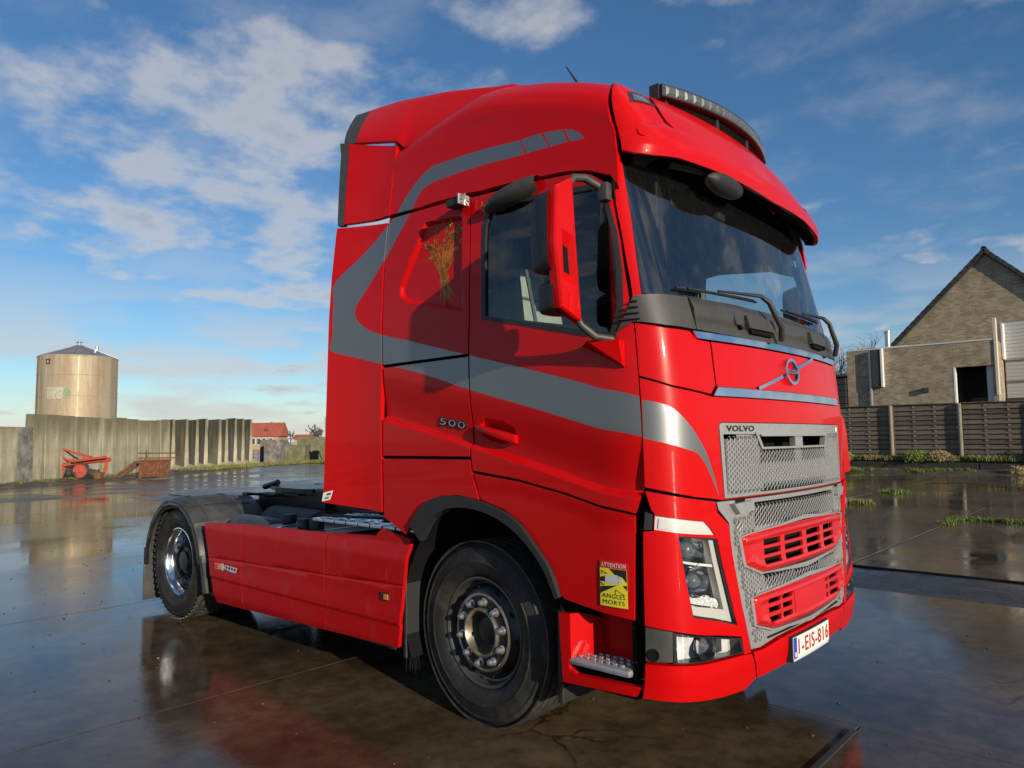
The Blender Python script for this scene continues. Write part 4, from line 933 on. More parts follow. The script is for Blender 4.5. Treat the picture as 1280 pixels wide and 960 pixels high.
# ---- mirrors
def mirror(sg):
    m = empty('door_mirror'); m.parent = truck
    X0 = .90
    cov = [(-1.577,2.735),(-1.447,2.808),(-1.425,2.52),(-1.385,2.125),(-1.547,2.178),(-1.592,2.47)]
    slot = [(-1.513,2.485),(-1.458,2.472),(-1.445,2.345),(-1.505,2.358)]; rim = [(-1.535,2.545),(-1.448,2.525),(-1.425,2.29),(-1.525,2.31)]
    q = MB(); n = len(cov); cx, cz = -1.49, 2.46
    o0 = [(X0-.03, y*sg, z) for y, z in cov]; o1 = [(X0+.004-.05*(y+1.42), y*sg, z) for y, z in cov]
    o2 = [(X0+.014-.05*(y+1.42), (cx+(y-cx)*.93)*sg, cz+(z-cz)*.975) for y, z in cov]
    rm = [(X0+.016, y*sg, z) for y, z in rim]; sl_ = [(X0-.012, y*sg, z) for y, z in slot]
    q.add(o0+o1+o2, [(i,(i+1)%n,(i+1)%n+n,i+n) for i in range(n)] + [(i+n,(i+1)%n+n,(i+1)%n+2*n,i+2*n) for i in range(n)])
    b = 0
    q.add(o2+rm, [(0,1,7,6),(1,2,7),(2,8,7),(2,3,8),(3,4,9,8),(4,5,9),(5,6,9),(5,0,6)])
    q.add(rm+sl_, [(i,(i+1)%4,(i+1)%4+4,i+4) for i in range(4)])
    q.build('mirror_cover', 'red', m)
    q = MB(); q.add(sl_, [(0,1,2,3)]); q.build('cover_slot', 'shell_black', m, fix=False)
    def shell(z0, z1, ya, yb, xa, xb, name):
        q = MB(); rows = []
        for k in range(9):
            t = k/8; x = xa + (xb-xa)*t; s_ = 1 - .35*(1-t)**2 ; zc = (z0+z1)/2; hz = (z1-z0)/2*(1-.12*(1-t)**2); yc = (ya+yb)/2; hy = abs(yb-ya)/2*s_
            rows.append([(x, (yc+hy*(abs(math.cos(a))**.5)*(1 if math.cos(a)>0 else -1))*sg, zc+hz*(abs(math.sin(a))**.35)*(1 if math.sin(a)>0 else -1)) for a in [2*math.pi*j/28 for j in range(29)]])
        q.sheet(rows); q.add(rows[0][:-1], [tuple(range(28))]); q.build(name, 'black_plastic', m, smooth=50)
        g = MB(); g.add([(xa-.003, y_, z_) for _, y_, z_ in [(0, (yc2*.93+.07*(ya+yb)/2*sg), zz*.94+.06*(z0+z1)/2) for _, yc2, zz in rows[0][:-1]]], [tuple(range(28))]); g.build('mirror_glass', 'chrome', m, fix=False)
    shell(2.335,2.735,-1.60,-1.40,.755,.885,'mirror_housing'); shell(2.155,2.320,-1.565,-1.375,.77,.885,'wide_mirror_housing')
    q = MB(); q.tube([(.89,-1.45*sg,2.77),(.885,-1.40*sg,2.825),(.90,-1.33*sg,2.838),(.94,-1.25*sg,2.80)], [.015,.02,.021,.019], 10); q.box((.955,-1.245*sg,2.775), (.06,.05,.09), bev=.012); q.build('mirror_arm', 'grey_plastic', m, smooth=45)
    q = MB(); q.tube([(.885,-1.41*sg,2.17),(.90,-1.375*sg,2.115),(.945,-1.325*sg,2.06),(1.0,-1.262*sg,2.05)], [.016,.018,.02,.018], 10); q.build('mirror_arm', 'grey_plastic', m, smooth=45)
    q = MB(); q.add([(.80,-1.243*sg,2.034),(1.045,-1.235*sg,2.042),(1.045,-1.225*sg,1.905),(.90,-1.335*sg,2.044),(1.048,-1.29*sg,2.040),(1.048,-1.262*sg,1.925)], [(0,1,4,3),(0,3,5,2),(3,4,5),(1,2,5,4),(0,2,1)]); q.build('mirror_base', 'red', m)
mirror(1); mirror(-1)
q = MB(); q.prism([(1.18,1.76),(1.33,1.755),(1.40,1.70),(1.445,1.60),(1.49,1.33),(1.18,1.31)], 1.15, 1.18, 'x'); q.build('left_corner_piece', 'red', truck)  # thin red plate jutting out past the left front corner
# ---- wheels
RAD = .505
def wheel_matrix(x, y, sg, steer=0.):    # local Z points outboard
    return Matrix.Translation((x, y, RAD)) @ Matrix.Rotation(steer, 4, 'Z') @ Matrix.Rotation(R(90)*sg, 4, 'X')
def tyre_prof(w):
    h = w/2
    return [(.300,h-.045),(.315,h-.022),(.335,h-.010),(.365,h-.001),(.385,h+.002),(.388,h+.005),(.394,h+.005),(.397,h+.001),(.43,h-.004),(.455,h-.010),(.459,h-.007),(.466,h-.008),(.47,h-.014),(.490,h-.028),(.499,h-.038),(.503,h-.06),(.505,0),(.503,-h+.06),(.499,-h+.038),(.47,-h+.014),(.39,-h),(.335,-h+.01),(.300,-h+.045)]
def make_wheel(x, yo, sg, kind, steer=0.):
    """yo: y of the tyre's outer face"""
    w = empty('wheel'); w.parent = truck
    W_ = .31; M_ = wheel_matrix(x, yo + sg*W_/2, sg, steer)
    t = MB(); t.lathe(tyre_prof(W_), 96, M_); ty = t.build('tyre', 'rubber', w, smooth=28)
    # tread: ribs and blocks
    tr = MB()
    n = 54
    for k in range(n):
        a = 2*math.pi*k/n
        for j, z in enumerate((-.118,-.06,0,.06,.118)):
            aa = a + (.03 if j % 2 else 0) ; L_ = .046 if kind == 'rear' else .0575; hh = .010
            Mb = M_ @ Matrix.Rotation(aa, 4, 'Z') @ Matrix.Translation((.5035,0,z)) @ Matrix.Rotation(.35*(-1)**j if kind == 'rear' else 0, 4, 'X')
            tr.box((0,0,0), (hh, L_, .046), Mb)
    tr.build('tread_blocks', 'tread', ty, kind='stuff')
    h = W_/2
    if kind == 'front':
        # outset disc wheel
        q = MB(); q.lathe([(.300,h-.048),(.306,h-.040),(.304,h-.028),(.296,h-.026),(.286,h-.034),(.280,h-.06),(.272,h-.075),(.262,h-.078)], 72, M_); q.build('rim', 'rim_grey', w, smooth=30)
        q = MB(); q.lathe([(.262,h-.078),(.250,h-.064),(.230,h-.050),(.214,h-.044),(.208,h-.030),(.203,h-.026),(.198,h-.030),(.140,h-.030),(.136,h-.026)], 72, M_); q.build('wheel_disc', 'rim_black', w, smooth=30)
        q = MB(); q.lathe([(.136,h-.030),(.136,h-.012),(.130,h-.006),(.122,h-.006),(.118,h-.012),(.113,h-.06),(.105,h-.09)], 48, M_); q.build('hub_ring', 'hub_metal', w, smooth=30)
        q = MB(); q.lathe([(.106,h-.088),(.08,h-.092),(.075,h-.07),(.05,h-.066),(0,h-.066)], 36, M_); q.build('hub', 'grease', w, smooth=40)
        q = MB(); q.lathe([(.214,h-.043),(.2145,h-.0275),(.2045,h-.023),(.1985,h-.0285)], 64, M_); q.build('disc_ring', 'hub_metal', w, smooth=40)
        for k in range(10):
            a = 2*math.pi*(k+.35)/10
            Mn = M_ @ Matrix.Rotation(a, 4, 'Z') @ Matrix.Translation((.1675,0,h-.030))
            q = MB(); q.lathe([(.024,0),(.024,.004),(.019,.006),(.018,.030),(.013,.034),(.012,.042),(0,.043)], 12, Mn); q.build('wheel_nut', 'nut', w, smooth=35)
            Mh = M_ @ Matrix.Rotation(a+.314, 4, 'Z') @ Matrix.Translation((.236,0,h-.0535)) @ Matrix.Rotation(-.6, 4, 'Y')
            q = MB(); q.lathe([(0,.004),(.017,.004),(.019,-.004)], 16, Mh); q.build('hand_hole', 'shell_black', w)
    elif kind == 'rear':
        # deep polished dish
        q = MB(); q.lathe([(.300,h-.048),(.306,h-.040),(.304,h-.028),(.296,h-.026),(.288,h-.034),(.284,h-.055),(.268,h-.075),(.262,h-.10),(.258,h-.19),(.250,h-.225)], 96, M_); q.build('rim', 'alloy', w, smooth=30)
        q = MB(); q.lathe([(.252,h-.22),(.235,h-.232),(.200,h-.236),(.135,h-.236),(.130,h-.228)], 72, M_); q.build('wheel_disc', 'rim_black', w, smooth=30)
        q = MB(); q.lathe([(.130,h-.236),(.128,h-.13),(.118,h-.10),(.09,h-.09),(.085,h-.07),(.04,h-.066),(0,h-.066)], 40, M_); q.build('hub', 'rim_black', w, smooth=35)
        for k in range(10):
            a = 2*math.pi*k/10; Mn = M_ @ Matrix.Rotation(a, 4, 'Z') @ Matrix.Translation((.1675,0,h-.236))
            q = MB(); q.lathe([(.024,0),(.024,.006),(.018,.008),(.017,.034),(0,.038)], 10, Mn); q.build('wheel_nut', 'nut', w, smooth=35)
    return w
make_wheel(0, -1.165, 1, 'front', R(-2)); make_wheel(0, 1.165, -1, 'front', R(-2))
WB = -3.84
make_wheel(WB, -1.222, 1, 'rear'); make_wheel(WB, -.865, 1, 'inner'); make_wheel(WB, 1.222, -1, 'rear'); make_wheel(WB, .865, -1, 'inner')
# front wheel housing
for sg in (1, -1):
    q = MB(); rows = []
    for k in range(25):
        a = R(-25 + 230*k/24); rows.append([(.62*math.cos(a) + .03, y*sg, .56 + .66*math.sin(a)) for y in (-1.215,-1.0,-.62)])
    q.sheet(rows); q.build('wheel_housing', 'shell_black', truck, smooth=50)
    q = MB(); q.box((.05,-.60*sg,.85), (1.35,.02,.9)); q.build('inner_guard', 'shell_black', truck)
    # spray flap in front of the step, behind the wheel
    q = MB(); q.box((-.585,-1.02*sg,.62), (.025,.40,.70), bev=.006); q.build('spray_guard', 'black_plastic', truck)
    q = MB()
    for k in range(40): q.tube([(-.585+.01*random.Random(k).uniform(-1,1),(-1.21+.38*k/39)*sg,.275),(-.585+.02*random.Random(k+50).uniform(-1,1),(-1.21+.38*k/39)*sg,.21-.04*random.Random(k+9).random())], .003, 4)
    q.build('spray_bristles', 'grease', truck, kind='stuff')
    q = MB(); q.box((.60,-1.0*sg,.50), (.03,.40,.46), bev=.01); q.build('spray_guard', 'black_plastic', truck)
# ---- side skirts
def flat_side(name, poly, mats, parent, sg=1, y=-1.25, th=.025, rel=None, **kw):
    def sf(x, z):
        return (x, (y - (rel(x, z) if rel else 0)), z)
    return panel(name, poly, mats, parent, surf=sf, th=th, bev=.004, grid=.08, grid2=.03, mirror=(sg < 0), **kw)
def SKL(x): return .655 + .033*(x+2)
skc = [([(-3.4,SKL(-3.4)+d),(-.4,SKL(-.4)+d),(-.4,SKL(-.4)+d+.006),(-3.4,SKL(-3.4)+d+.006)], 0) for d in (-.006,0)] + [([(-3.4,.462),(-.4,.462),(-.4,.470),(-3.4,.470)], 0)]
def sk_rel(x, z):
    # two shallow folds along the skirt
    return (-.02*(1-sst(.26,.34,z)) if z < .34 else 0) - .028*sst(.86,.96,z) - .007*max(0, 1-abs(z-SKL(x))/.006) + .007*(max(0,min(1,(z-.462)/.008)) - sst(.47,.62,z))
SK = [[(-3.222,.902),(-2.565,.932),(-2.560,.640),(-2.530,.276),(-3.004,.266),(-3.07,.45)], [(-2.552,.933),(-1.412,.956),(-1.405,.68),(-1.388,.309),(-2.518,.277),(-2.548,.64)], [(-1.400,.957),(-.874,.979),(-.812,1.027),(-.526,.986),(-.572,.66),(-.612,.334),(-1.376,.310),(-1.393,.68)]]
for sg in (1,-1):
    for k, poly in enumerate(SK):
        s_ = flat_side('side_skirt', poly, 'red_skirt', truck, sg, rel=sk_rel, stripes=skc)
        if sg == 1 and k == 2:
            m_ = panel('side_marker', [(-.768,.602),(-.690,.600),(-.690,.645),(-.768,.648)], 'black_plastic', truck, surf=lambda x, z: (x,-1.252,z), off=.008, th=.02, bev=.006)
            panel('marker_lens', [(-.735,.607),(-.696,.607),(-.696,.640),(-.735,.640)], 'amber', m_, surf=lambda x, z: (x,-1.252,z), off=.014, th=.01, bev=.004)
        if sg == 1 and k == 0:
            m_ = panel('side_marker', [(-2.995,.545),(-2.90,.545),(-2.90,.592),(-2.995,.592)], 'amber', truck, surf=lambda x, z: (x,-1.252,z), off=.010, th=.02, bev=.006)
            panel('marker_lens', [(-2.975,.553),(-2.935,.553),(-2.935,.584),(-2.975,.584)], 'red_plastic', m_, surf=lambda x, z: (x,-1.252,z), off=.0125, th=.004, bev=.003)
            lg_ = MB(); lg_.lathe([(0,.0),(.030,.0),(.030,.002),(.0,.002)], 20, Matrix.Translation((-2.852,-1.262,.572)) @ Matrix.Rotation(R(90),4,'X')); lg_.build('dealer_mark', 'grey_print', truck)
            SKf = lambda x, z: (x,-1.2635,z)
            panel('dealer_mark', [(-2.815,.560),(-2.70,.546),(-2.62,.548),(-2.60,.588),(-2.80,.594)], 'grey_print', truck, surf=SKf, th=0, bev=0)
            for (xa, xb, za, zb) in ((-2.79,-2.765,.566,.586),(-2.75,-2.715,.566,.584),(-2.70,-2.675,.564,.582),(-2.66,-2.63,.562,.580)):
                panel('dealer_mark_spot', [(xa,za),(xb,za),(xb,zb),(xa,zb)], 'lamp_dark', truck, surf=SKf, off=.0008, th=0, bev=0)
# ---- rear mudguards
for sg in (1,-1):
    fd = empty('rear_mudguard'); fd.parent = truck
    q = MB(); rows = []
    for k in range(41):
        a = R(8 + 170*k/40); rr = .600 + (.014 if (k % 8) in (0,) else 0)
        row = []
        for y, dr in ((-1.270,-.055),(-1.262,-.012),(-1.24,.0),(-1.10,.012),(-.95,.016),(-.80,.012),(-.60,0),(-.57,-.012),(-.565,-.05)):
            row.append((WB + (rr+dr)*math.cos(a), y*sg, .475 + (rr+dr)*math.sin(a)))
        rows.append(row)
    q.sheet(rows); q.build('guard_shell', 'fender', fd, smooth=28)
    for a0 in (35, 62, 88, 112, 140):
        q = MB(); rows = []
        for k in range(3):
            a = R(a0 + 1.6*k); rows.append([(WB + (.612+dr)*math.cos(a), y*sg, .475 + (.612+dr)*math.sin(a)) for y, dr in ((-1.25,-.006),(-1.10,.014),(-.95,.018),(-.80,.014),(-.66,-.004))])
        q.sheet(rows); q.build('guard_rib', 'fender', fd)
    for y0 in (-1.12,-.80):
        q = MB(); rows = []
        for k in range(31):
            a = R(20 + 140*k/30); rows.append([(WB + rr*math.cos(a), y*sg, .475 + rr*math.sin(a)) for y, rr in ((y0-.02,.606),(y0-.012,.622),(y0+.012,.622),(y0+.02,.606))])
        q.sheet(rows); q.build('guard_rib', 'fender', fd)
    q = MB(); rows = []   # torn outer rubber edge and flap
    q.box((WB-.615,-.96*sg,.335), (.022,.60,.50), Matrix.Translation((0,0,0)), bev=.004); q.build('mud_flap', 'fender', fd)
    q = MB(); q.add([(WB+.58,-1.27*sg,.62),(WB+.63,-1.27*sg,.60),(WB+.71,-1.262*sg,.32),(WB+.64,-1.262*sg,.31),(WB+.58,-.66*sg,.62),(WB+.66,-.66*sg,.31)], [(0,1,2,3),(0,3,5,4)]); q.build('guard_apron', 'fender', fd)
    q = MB(); rnd = random.Random(3)
    pts = []
    for k in range(33):
        a = R(6 + 178*k/32); pts.append((WB + .578*math.cos(a), .475 + .578*math.sin(a), a))
    rows = [[(x, -1.268*sg, z), (x - (.055+.012*rnd.random())*math.cos(a), (-1.258+.012*rnd.random())*sg, z - (.055+.012*rnd.random())*math.sin(a))] for x, z, a in pts]
    q.sheet(rows); q.build('guard_edge', 'rubber', fd, smooth=60)
# ---- frame, coupling and what lies between the skirts
q = MB()
for s_ in (1,-1):
    q.box((-2.2,.43*s_,.83), (5.2,.08,.28)); 
q.box((WB-.75,0,.83), (.10,.86,.24)); q.box((-1.9,0,.83), (.10,.86,.24)); q.box((-2.9,0,.83), (.10,.86,.24))
q.build('chassis_frame', 'chassis', truck)
q = MB(); q.tube([(WB,-.75,RAD),(WB,.75,RAD)], .10, 14); q.lathe([(.0,.22),(.16,.18),(.22,0),(.16,-.18),(0,-.22)], 20, Matrix.Translation((WB,0,RAD)) @ Matrix.Rotation(R(90),4,'Y')); q.build('rear_axle', 'chassis', truck, smooth=40)
q = MB(); q.tube([(0,-.8,RAD-.06),(0,.8,RAD-.06)], .07, 10); q.build('front_axle', 'chassis', truck)
fw = empty('fifth_wheel'); fw.parent = truck
q = MB()
pl5 = [(-2.96,-.46),(-2.90,-.40),(-2.90,.40),(-2.96,.46),(-3.45,.46),(-3.72,.36),(-3.72,.14),(-3.42,.05),(-3.42,-.05),(-3.72,-.14),(-3.72,-.36),(-3.45,-.46)]
q.prism(pl5, 1.115, 1.15, 'z'); q.prism([(p[0]*.96-.12, p[1]*.9) for p in pl5], 1.05, 1.115, 'z'); q.build('coupling_plate', 'grease', fw)
q = MB(); q.box((-3.2,-.42,1.02), (.34,.10,.16), bev=.02); q.box((-3.2,.42,1.02), (.34,.10,.16), bev=.02); q.box((-3.15,0,1.02), (1.15,.96,.14)); q.box((-2.5,0,1.05),(.7,.84,.22),bev=.03); q.build('coupling_stand', 'grease', fw)
q = MB(); q.tube([(-3.3,-.40,1.08),(-3.3,-.62,1.085),(-3.33,-.66,1.10),(-3.36,-.84,1.115)], .014, 8); q.build('release_lever', 'grease', fw); q = MB(); q.tube([(-3.68,-.30,1.18),(-3.90,-.32,1.13)], .03, 8); q.build('guide_horn', 'grease', fw)
q = MB()     # air bellows, brackets, hoses
for (x, y) in ((-2.2,-.30),(-2.2,.30),(-2.55,-.12)):
    q.lathe([(0,.12),(.10,.12),(.12,.08),(.11,.04),(.12,0),(.11,-.04),(.12,-.08),(.10,-.12)], 18, Matrix.Translation((x,y,.93)))
q.build('air_bellows', 'grease', truck, smooth=40)
for k, (x, y, z, dx) in enumerate(((-1.15,.10,1.18,.5),(-1.1,.0,1.22,.55),(-1.05,-.10,1.16,.45))):
    q = MB(); pts = [(-.92,y,1.75)] + [(-.95-dx*math.sin(t*math.pi/6)*.8, y-.05*t, 1.70-.5*math.sin(t*math.pi/12)**1.2) for t in range(7)] + [(-1.9,y-.3,1.02)]
    q.tube(pts, .014, 8); q.build('air_hose', ['red_plastic','black_plastic','black_plastic'][k], truck, smooth=60)
q = MB(); q.box((-1.02,0,1.0), (.12,2.1,.10), bev=.02); q.box((-.88,0,1.25),(.10,2.3,.30)); q.build('cab_mount', 'shell_black', truck)
# black round tanks
tk = empty('fuel_tank'); tk.parent = truck
q = MB(); 
def rr_(w, h, r, n=6):
    o = []
    for cx, cy, a0 in ((w-r,h-r,0),(-w+r,h-r,90),(-w+r,-h+r,180),(w-r,-h+r,270)):
        for k in range(n+1): a = R(a0+90*k/n); o.append((cx+r*math.cos(a), cy+r*math.sin(a)))
    return o
ring = rr_(.30,.30,.14)
rows = [[(x, -.87+a*s_, .62+b*s_) for a, b in ring+ring[:1]] for x, s_ in ((-2.50,.90),(-2.47,1.0),(-1.55,1.0),(-1.52,.90))]
q.sheet(rows)
for rw_ in (rows[0], rows[-1]): q.add(rw_[:-1], [tuple(range(len(ring)))])
q.build('tank_shell', 'tank_black', tk, smooth=35)
for x in (-2.30,-1.80):
    q = MB(); rows = [[(x+dx, -.87+a*1.012, .62+b*1.012) for a, b in ring+ring[:1]] for dx in (-.03,.03)]; q.sheet(rows); q.build('tank_strap', 'silver_step', tk)
q = MB(); q.lathe([(0,.06),(.055,.06),(.06,.05),(.06,.0),(.045,-.02)], 20, Matrix.Translation((-2.42,-.92,.935))); q.build('tank_cap', 'black_plastic', tk, smooth=35)
q = MB(); q.lathe([(0,.28),(.10,.27),(.14,.22),(.15,.0),(.15,-.4)], 24, Matrix.Translation((-2.80,-.92,.80)) @ Matrix.Rotation(R(90),4,'Y')); q.build('air_reservoir', 'fender', truck, smooth=40)
q = MB(); q.lathe([(0,.30),(.12,.29),(.17,.24),(.18,.0),(.18,-.5)], 24, Matrix.Translation((-2.72,-.58,.82)) @ Matrix.Rotation(R(90),4,'Y')); q.build('air_reservoir', 'chassis', truck, smooth=40)
# catwalk of pressed plates
cw = empty('catwalk'); cw.parent = truck
for i in range(9):
    q = MB(); q.box((-.50-.135*i,-.74,1.03), (.118,.92,.022), bev=.006); q.build('plank', 'catwalk', cw)
rnd = random.Random(8)
q = MB()
for i in range(9):
    for j in range(9):
        q.box((0,0,0), (.07,.018,.008), Matrix.Translation((-.50-.135*i,-1.12+.09*j,1.045)) @ Matrix.Rotation(R(40 if (i+j)%2 else -40),4,'Z'))
q.build('tread_bars', 'catwalk', cw, kind='stuff')
for j in range(3):
    q = MB(); q.tube([(-.46,-1.10+.30*j,1.062),(-.9,-1.02+.26*j,1.066),(-1.62,-1.14+.33*j,1.055)], .010, 8); q.build('cable', 'black_plastic', cw)
q = MB(); q.lathe([(0,.05),(.05,.05),(.055,.04),(.055,-.04)], 18, Matrix.Translation((-1.86,-1.02,.96))); q.build('filler_cap', 'black_plastic', truck, smooth=35)
q = MB(); q.lathe([(0,.05),(.045,.05),(.05,.04),(.05,-.04)], 18, Matrix.Translation((-1.98,-1.06,.95))); q.build('filler_cap', 'black_plastic', truck, smooth=35)
q = MB(); q.box((-2.0,.86,.64),(2.0,.62,.66),bev=.06); q.build('left_block_box', 'tank_black', truck)  # added bulk on the left, blocks sky light reflected under the truck
q = MB(); q.box((-1.6,0,.60),(2.0,.5,.42),bev=.05); q.tube([(-2.5,0,.62),(WB,0,.56)], .07, 10); q.build('gearbox', 'grease', truck)
q = MB(); q.box((-2.98,.38,.68),(.62,1.55,.62),bev=.04); q.build('oversized_silencer', 'chassis', truck)  # silencer box enlarged to block sky reflections beneath the chassis
q = MB(); q.box((-2.0,-.9,.31), (2.6,.6,.03)); q.box((-1.05,-.8,.62),(.7,.7,.6),bev=.03); q.build('battery_box', 'chassis', truck)
q = MB(); q.box((.5,0,.62),(1.3,.9,.7)); q.box((.2,0,.95),(1.9,1.1,.2)); q.build('engine_block', 'grease', truck)
q = MB(); q.box((WB-.66,0,.62),(.03,1.24,.62)); q.build('sky_block_sheet', 'shell_black', truck)  # added black sheet behind the axle, stops sky light leaking between the wheels
q = MB(); q.box((WB+.70,.0,.60),(.03,1.1,.56)); q.build('sky_block_sheet', 'shell_black', truck)  # added black sheet ahead of the axle, keeps the ground below dark
q = MB(); q.box((WB-.80,0,.72),(.06,2.1,.16),bev=.02)
for s_ in (1,-1): q.box((WB-.84,.85*s_,.72),(.04,.40,.13),bev=.015)
q.build('rear_light_bar', 'black_plastic', truck)
# ---- cab interior
it = empty('cab_interior'); it.parent = truck
for mi in (False, True):
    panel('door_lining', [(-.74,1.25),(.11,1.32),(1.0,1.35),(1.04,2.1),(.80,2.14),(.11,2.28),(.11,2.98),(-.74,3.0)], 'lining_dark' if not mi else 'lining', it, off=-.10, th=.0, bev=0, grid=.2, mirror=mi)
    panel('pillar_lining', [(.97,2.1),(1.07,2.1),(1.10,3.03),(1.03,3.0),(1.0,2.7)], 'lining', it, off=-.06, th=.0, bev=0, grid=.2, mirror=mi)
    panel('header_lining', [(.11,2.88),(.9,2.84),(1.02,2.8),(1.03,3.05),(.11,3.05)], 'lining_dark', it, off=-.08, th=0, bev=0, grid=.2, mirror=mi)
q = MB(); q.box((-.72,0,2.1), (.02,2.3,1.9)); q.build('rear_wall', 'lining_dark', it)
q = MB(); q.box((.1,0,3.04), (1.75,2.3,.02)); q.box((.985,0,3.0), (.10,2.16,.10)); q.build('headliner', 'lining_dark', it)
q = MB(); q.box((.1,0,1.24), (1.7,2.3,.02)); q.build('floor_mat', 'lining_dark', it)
q = MB(); rows = []
for k in range(25):
    y = -1.12 + 2.24*k/24; b = 1.25 - .14*(y/1.1)**2 - (.10 if abs(y) > 1.0 else 0)
    rows.append([(b-.02,y,2.235),(b-.12,y,2.262),(b-.34,y,2.235),(b-.52,y,2.12),(b-.55,y,1.7),(b-.40,y,1.45)])
q.sheet(rows); q.build('dashboard', 'dash', it, smooth=40)
for y in (.55,-.55):
    seat = empty('seat'); seat.parent = truck
    c = 'seat' if y < 0 else 'seat_dark'
    q = MB(); q.box((.22,y,1.72), (.50,.52,.16), bev=.06); q.build('cushion', c, seat, smooth=50)
    q = MB(); q.box((0,0,.36), (.14,.50,.72), Matrix.Translation((.0,y,1.76)) @ Matrix.Rotation(R(-10),4,'Y'), bev=.06); q.build('backrest', c, seat, smooth=50)
    q = MB(); q.box((0,0,.84), (.09,.30,.22), Matrix.Translation((.0,y,1.76)) @ Matrix.Rotation(R(-10),4,'Y'), bev=.04); q.build('headrest', c, seat, smooth=50)
    q = MB(); q.tube([(.05,y-.24,2.62),(.10,y-.20,2.25),(.16,y+.16,1.85)], .012, 6); q.build('seat_belt', 'lining_dark', seat)
q = MB(); ring = [(.45+.0*math.cos(a), .55+.22*math.sin(a), 2.16+.22*math.cos(a)) for a in [2*math.pi*k/32 for k in range(33)]]
Ms = Matrix.Translation((.52,.55,2.18)) @ Matrix.Rotation(R(-35),4,'Y')
q.tube([Ms @ Vector((0,.22*math.sin(a),.22*math.cos(a))) for a in [2*math.pi*k/32 for k in range(33)]], .016, 8, False)
for a in (R(90),R(-90),R(180)): q.tube([Ms @ Vector((0,0,0)), Ms @ Vector((0,.21*math.sin(a),.21*math.cos(a)))], .018, 6)
q.tube([Ms @ Vector((0,0,0)), Ms @ Vector((.30,0,-.25))], .04, 8); q.build('steering_wheel', 'dash', truck, smooth=50)
for sg in (1,-1):      # gathered curtains at the door pillars
    q = MB(); rows = []
    for k in range(33):
        t = k/32; x = .13 + .16*t; rows.append([(x, (-1.10+.025*math.sin(k*1.15))*sg, 2.96), (x*.9, (-1.09+.03*math.sin(k*1.15+.4))*sg, 2.5), (x*.95+.03*t, (-1.09+.03*math.sin(k*1.15+.8))*sg, 2.15)])
    q.sheet(rows); q.build('curtain', 'curtain', it, smooth=60)
q = MB(); q.box((1.02,-.22,2.86),(.10,.10,.05),bev=.02); q.build('dash_camera', 'dash', it)
q = MB(); q.box((0,0,0),(.02,.16,.26), Matrix.Translation((.98,-.78,2.80)) @ Matrix.Rotation(R(20),4,'Z'), bev=.01); q.tube([(.98,-.78,2.9),(1.0,-.80,3.02)],.012,6); q.build('kerb_mirror', 'black_plastic', it)
# front view mirror under the visor
fm = empty('front_mirror'); fm.parent = truck
q = MB(); q.tube([(1.06,-.80,3.02),(1.13,-.72,3.0),(1.20,-.56,2.985)], [.03,.028,.022], 8); q.build('mirror_arm', 'grey_plastic', fm, smooth=45)
q = MB(); rows = []
for k in range(13):
    t = -1 + k/6; s_ = math.sqrt(max(0,1-t*t))**.8; rows.append([(1.21 + .06*s_*math.cos(a), -.48+.19*t, 2.945 + .062*s_*math.sin(a)) for a in [2*math.pi*j/16 for j in range(17)]])
q.sheet(rows); q.build('mirror_housing', 'black_plastic', fm, smooth=60)
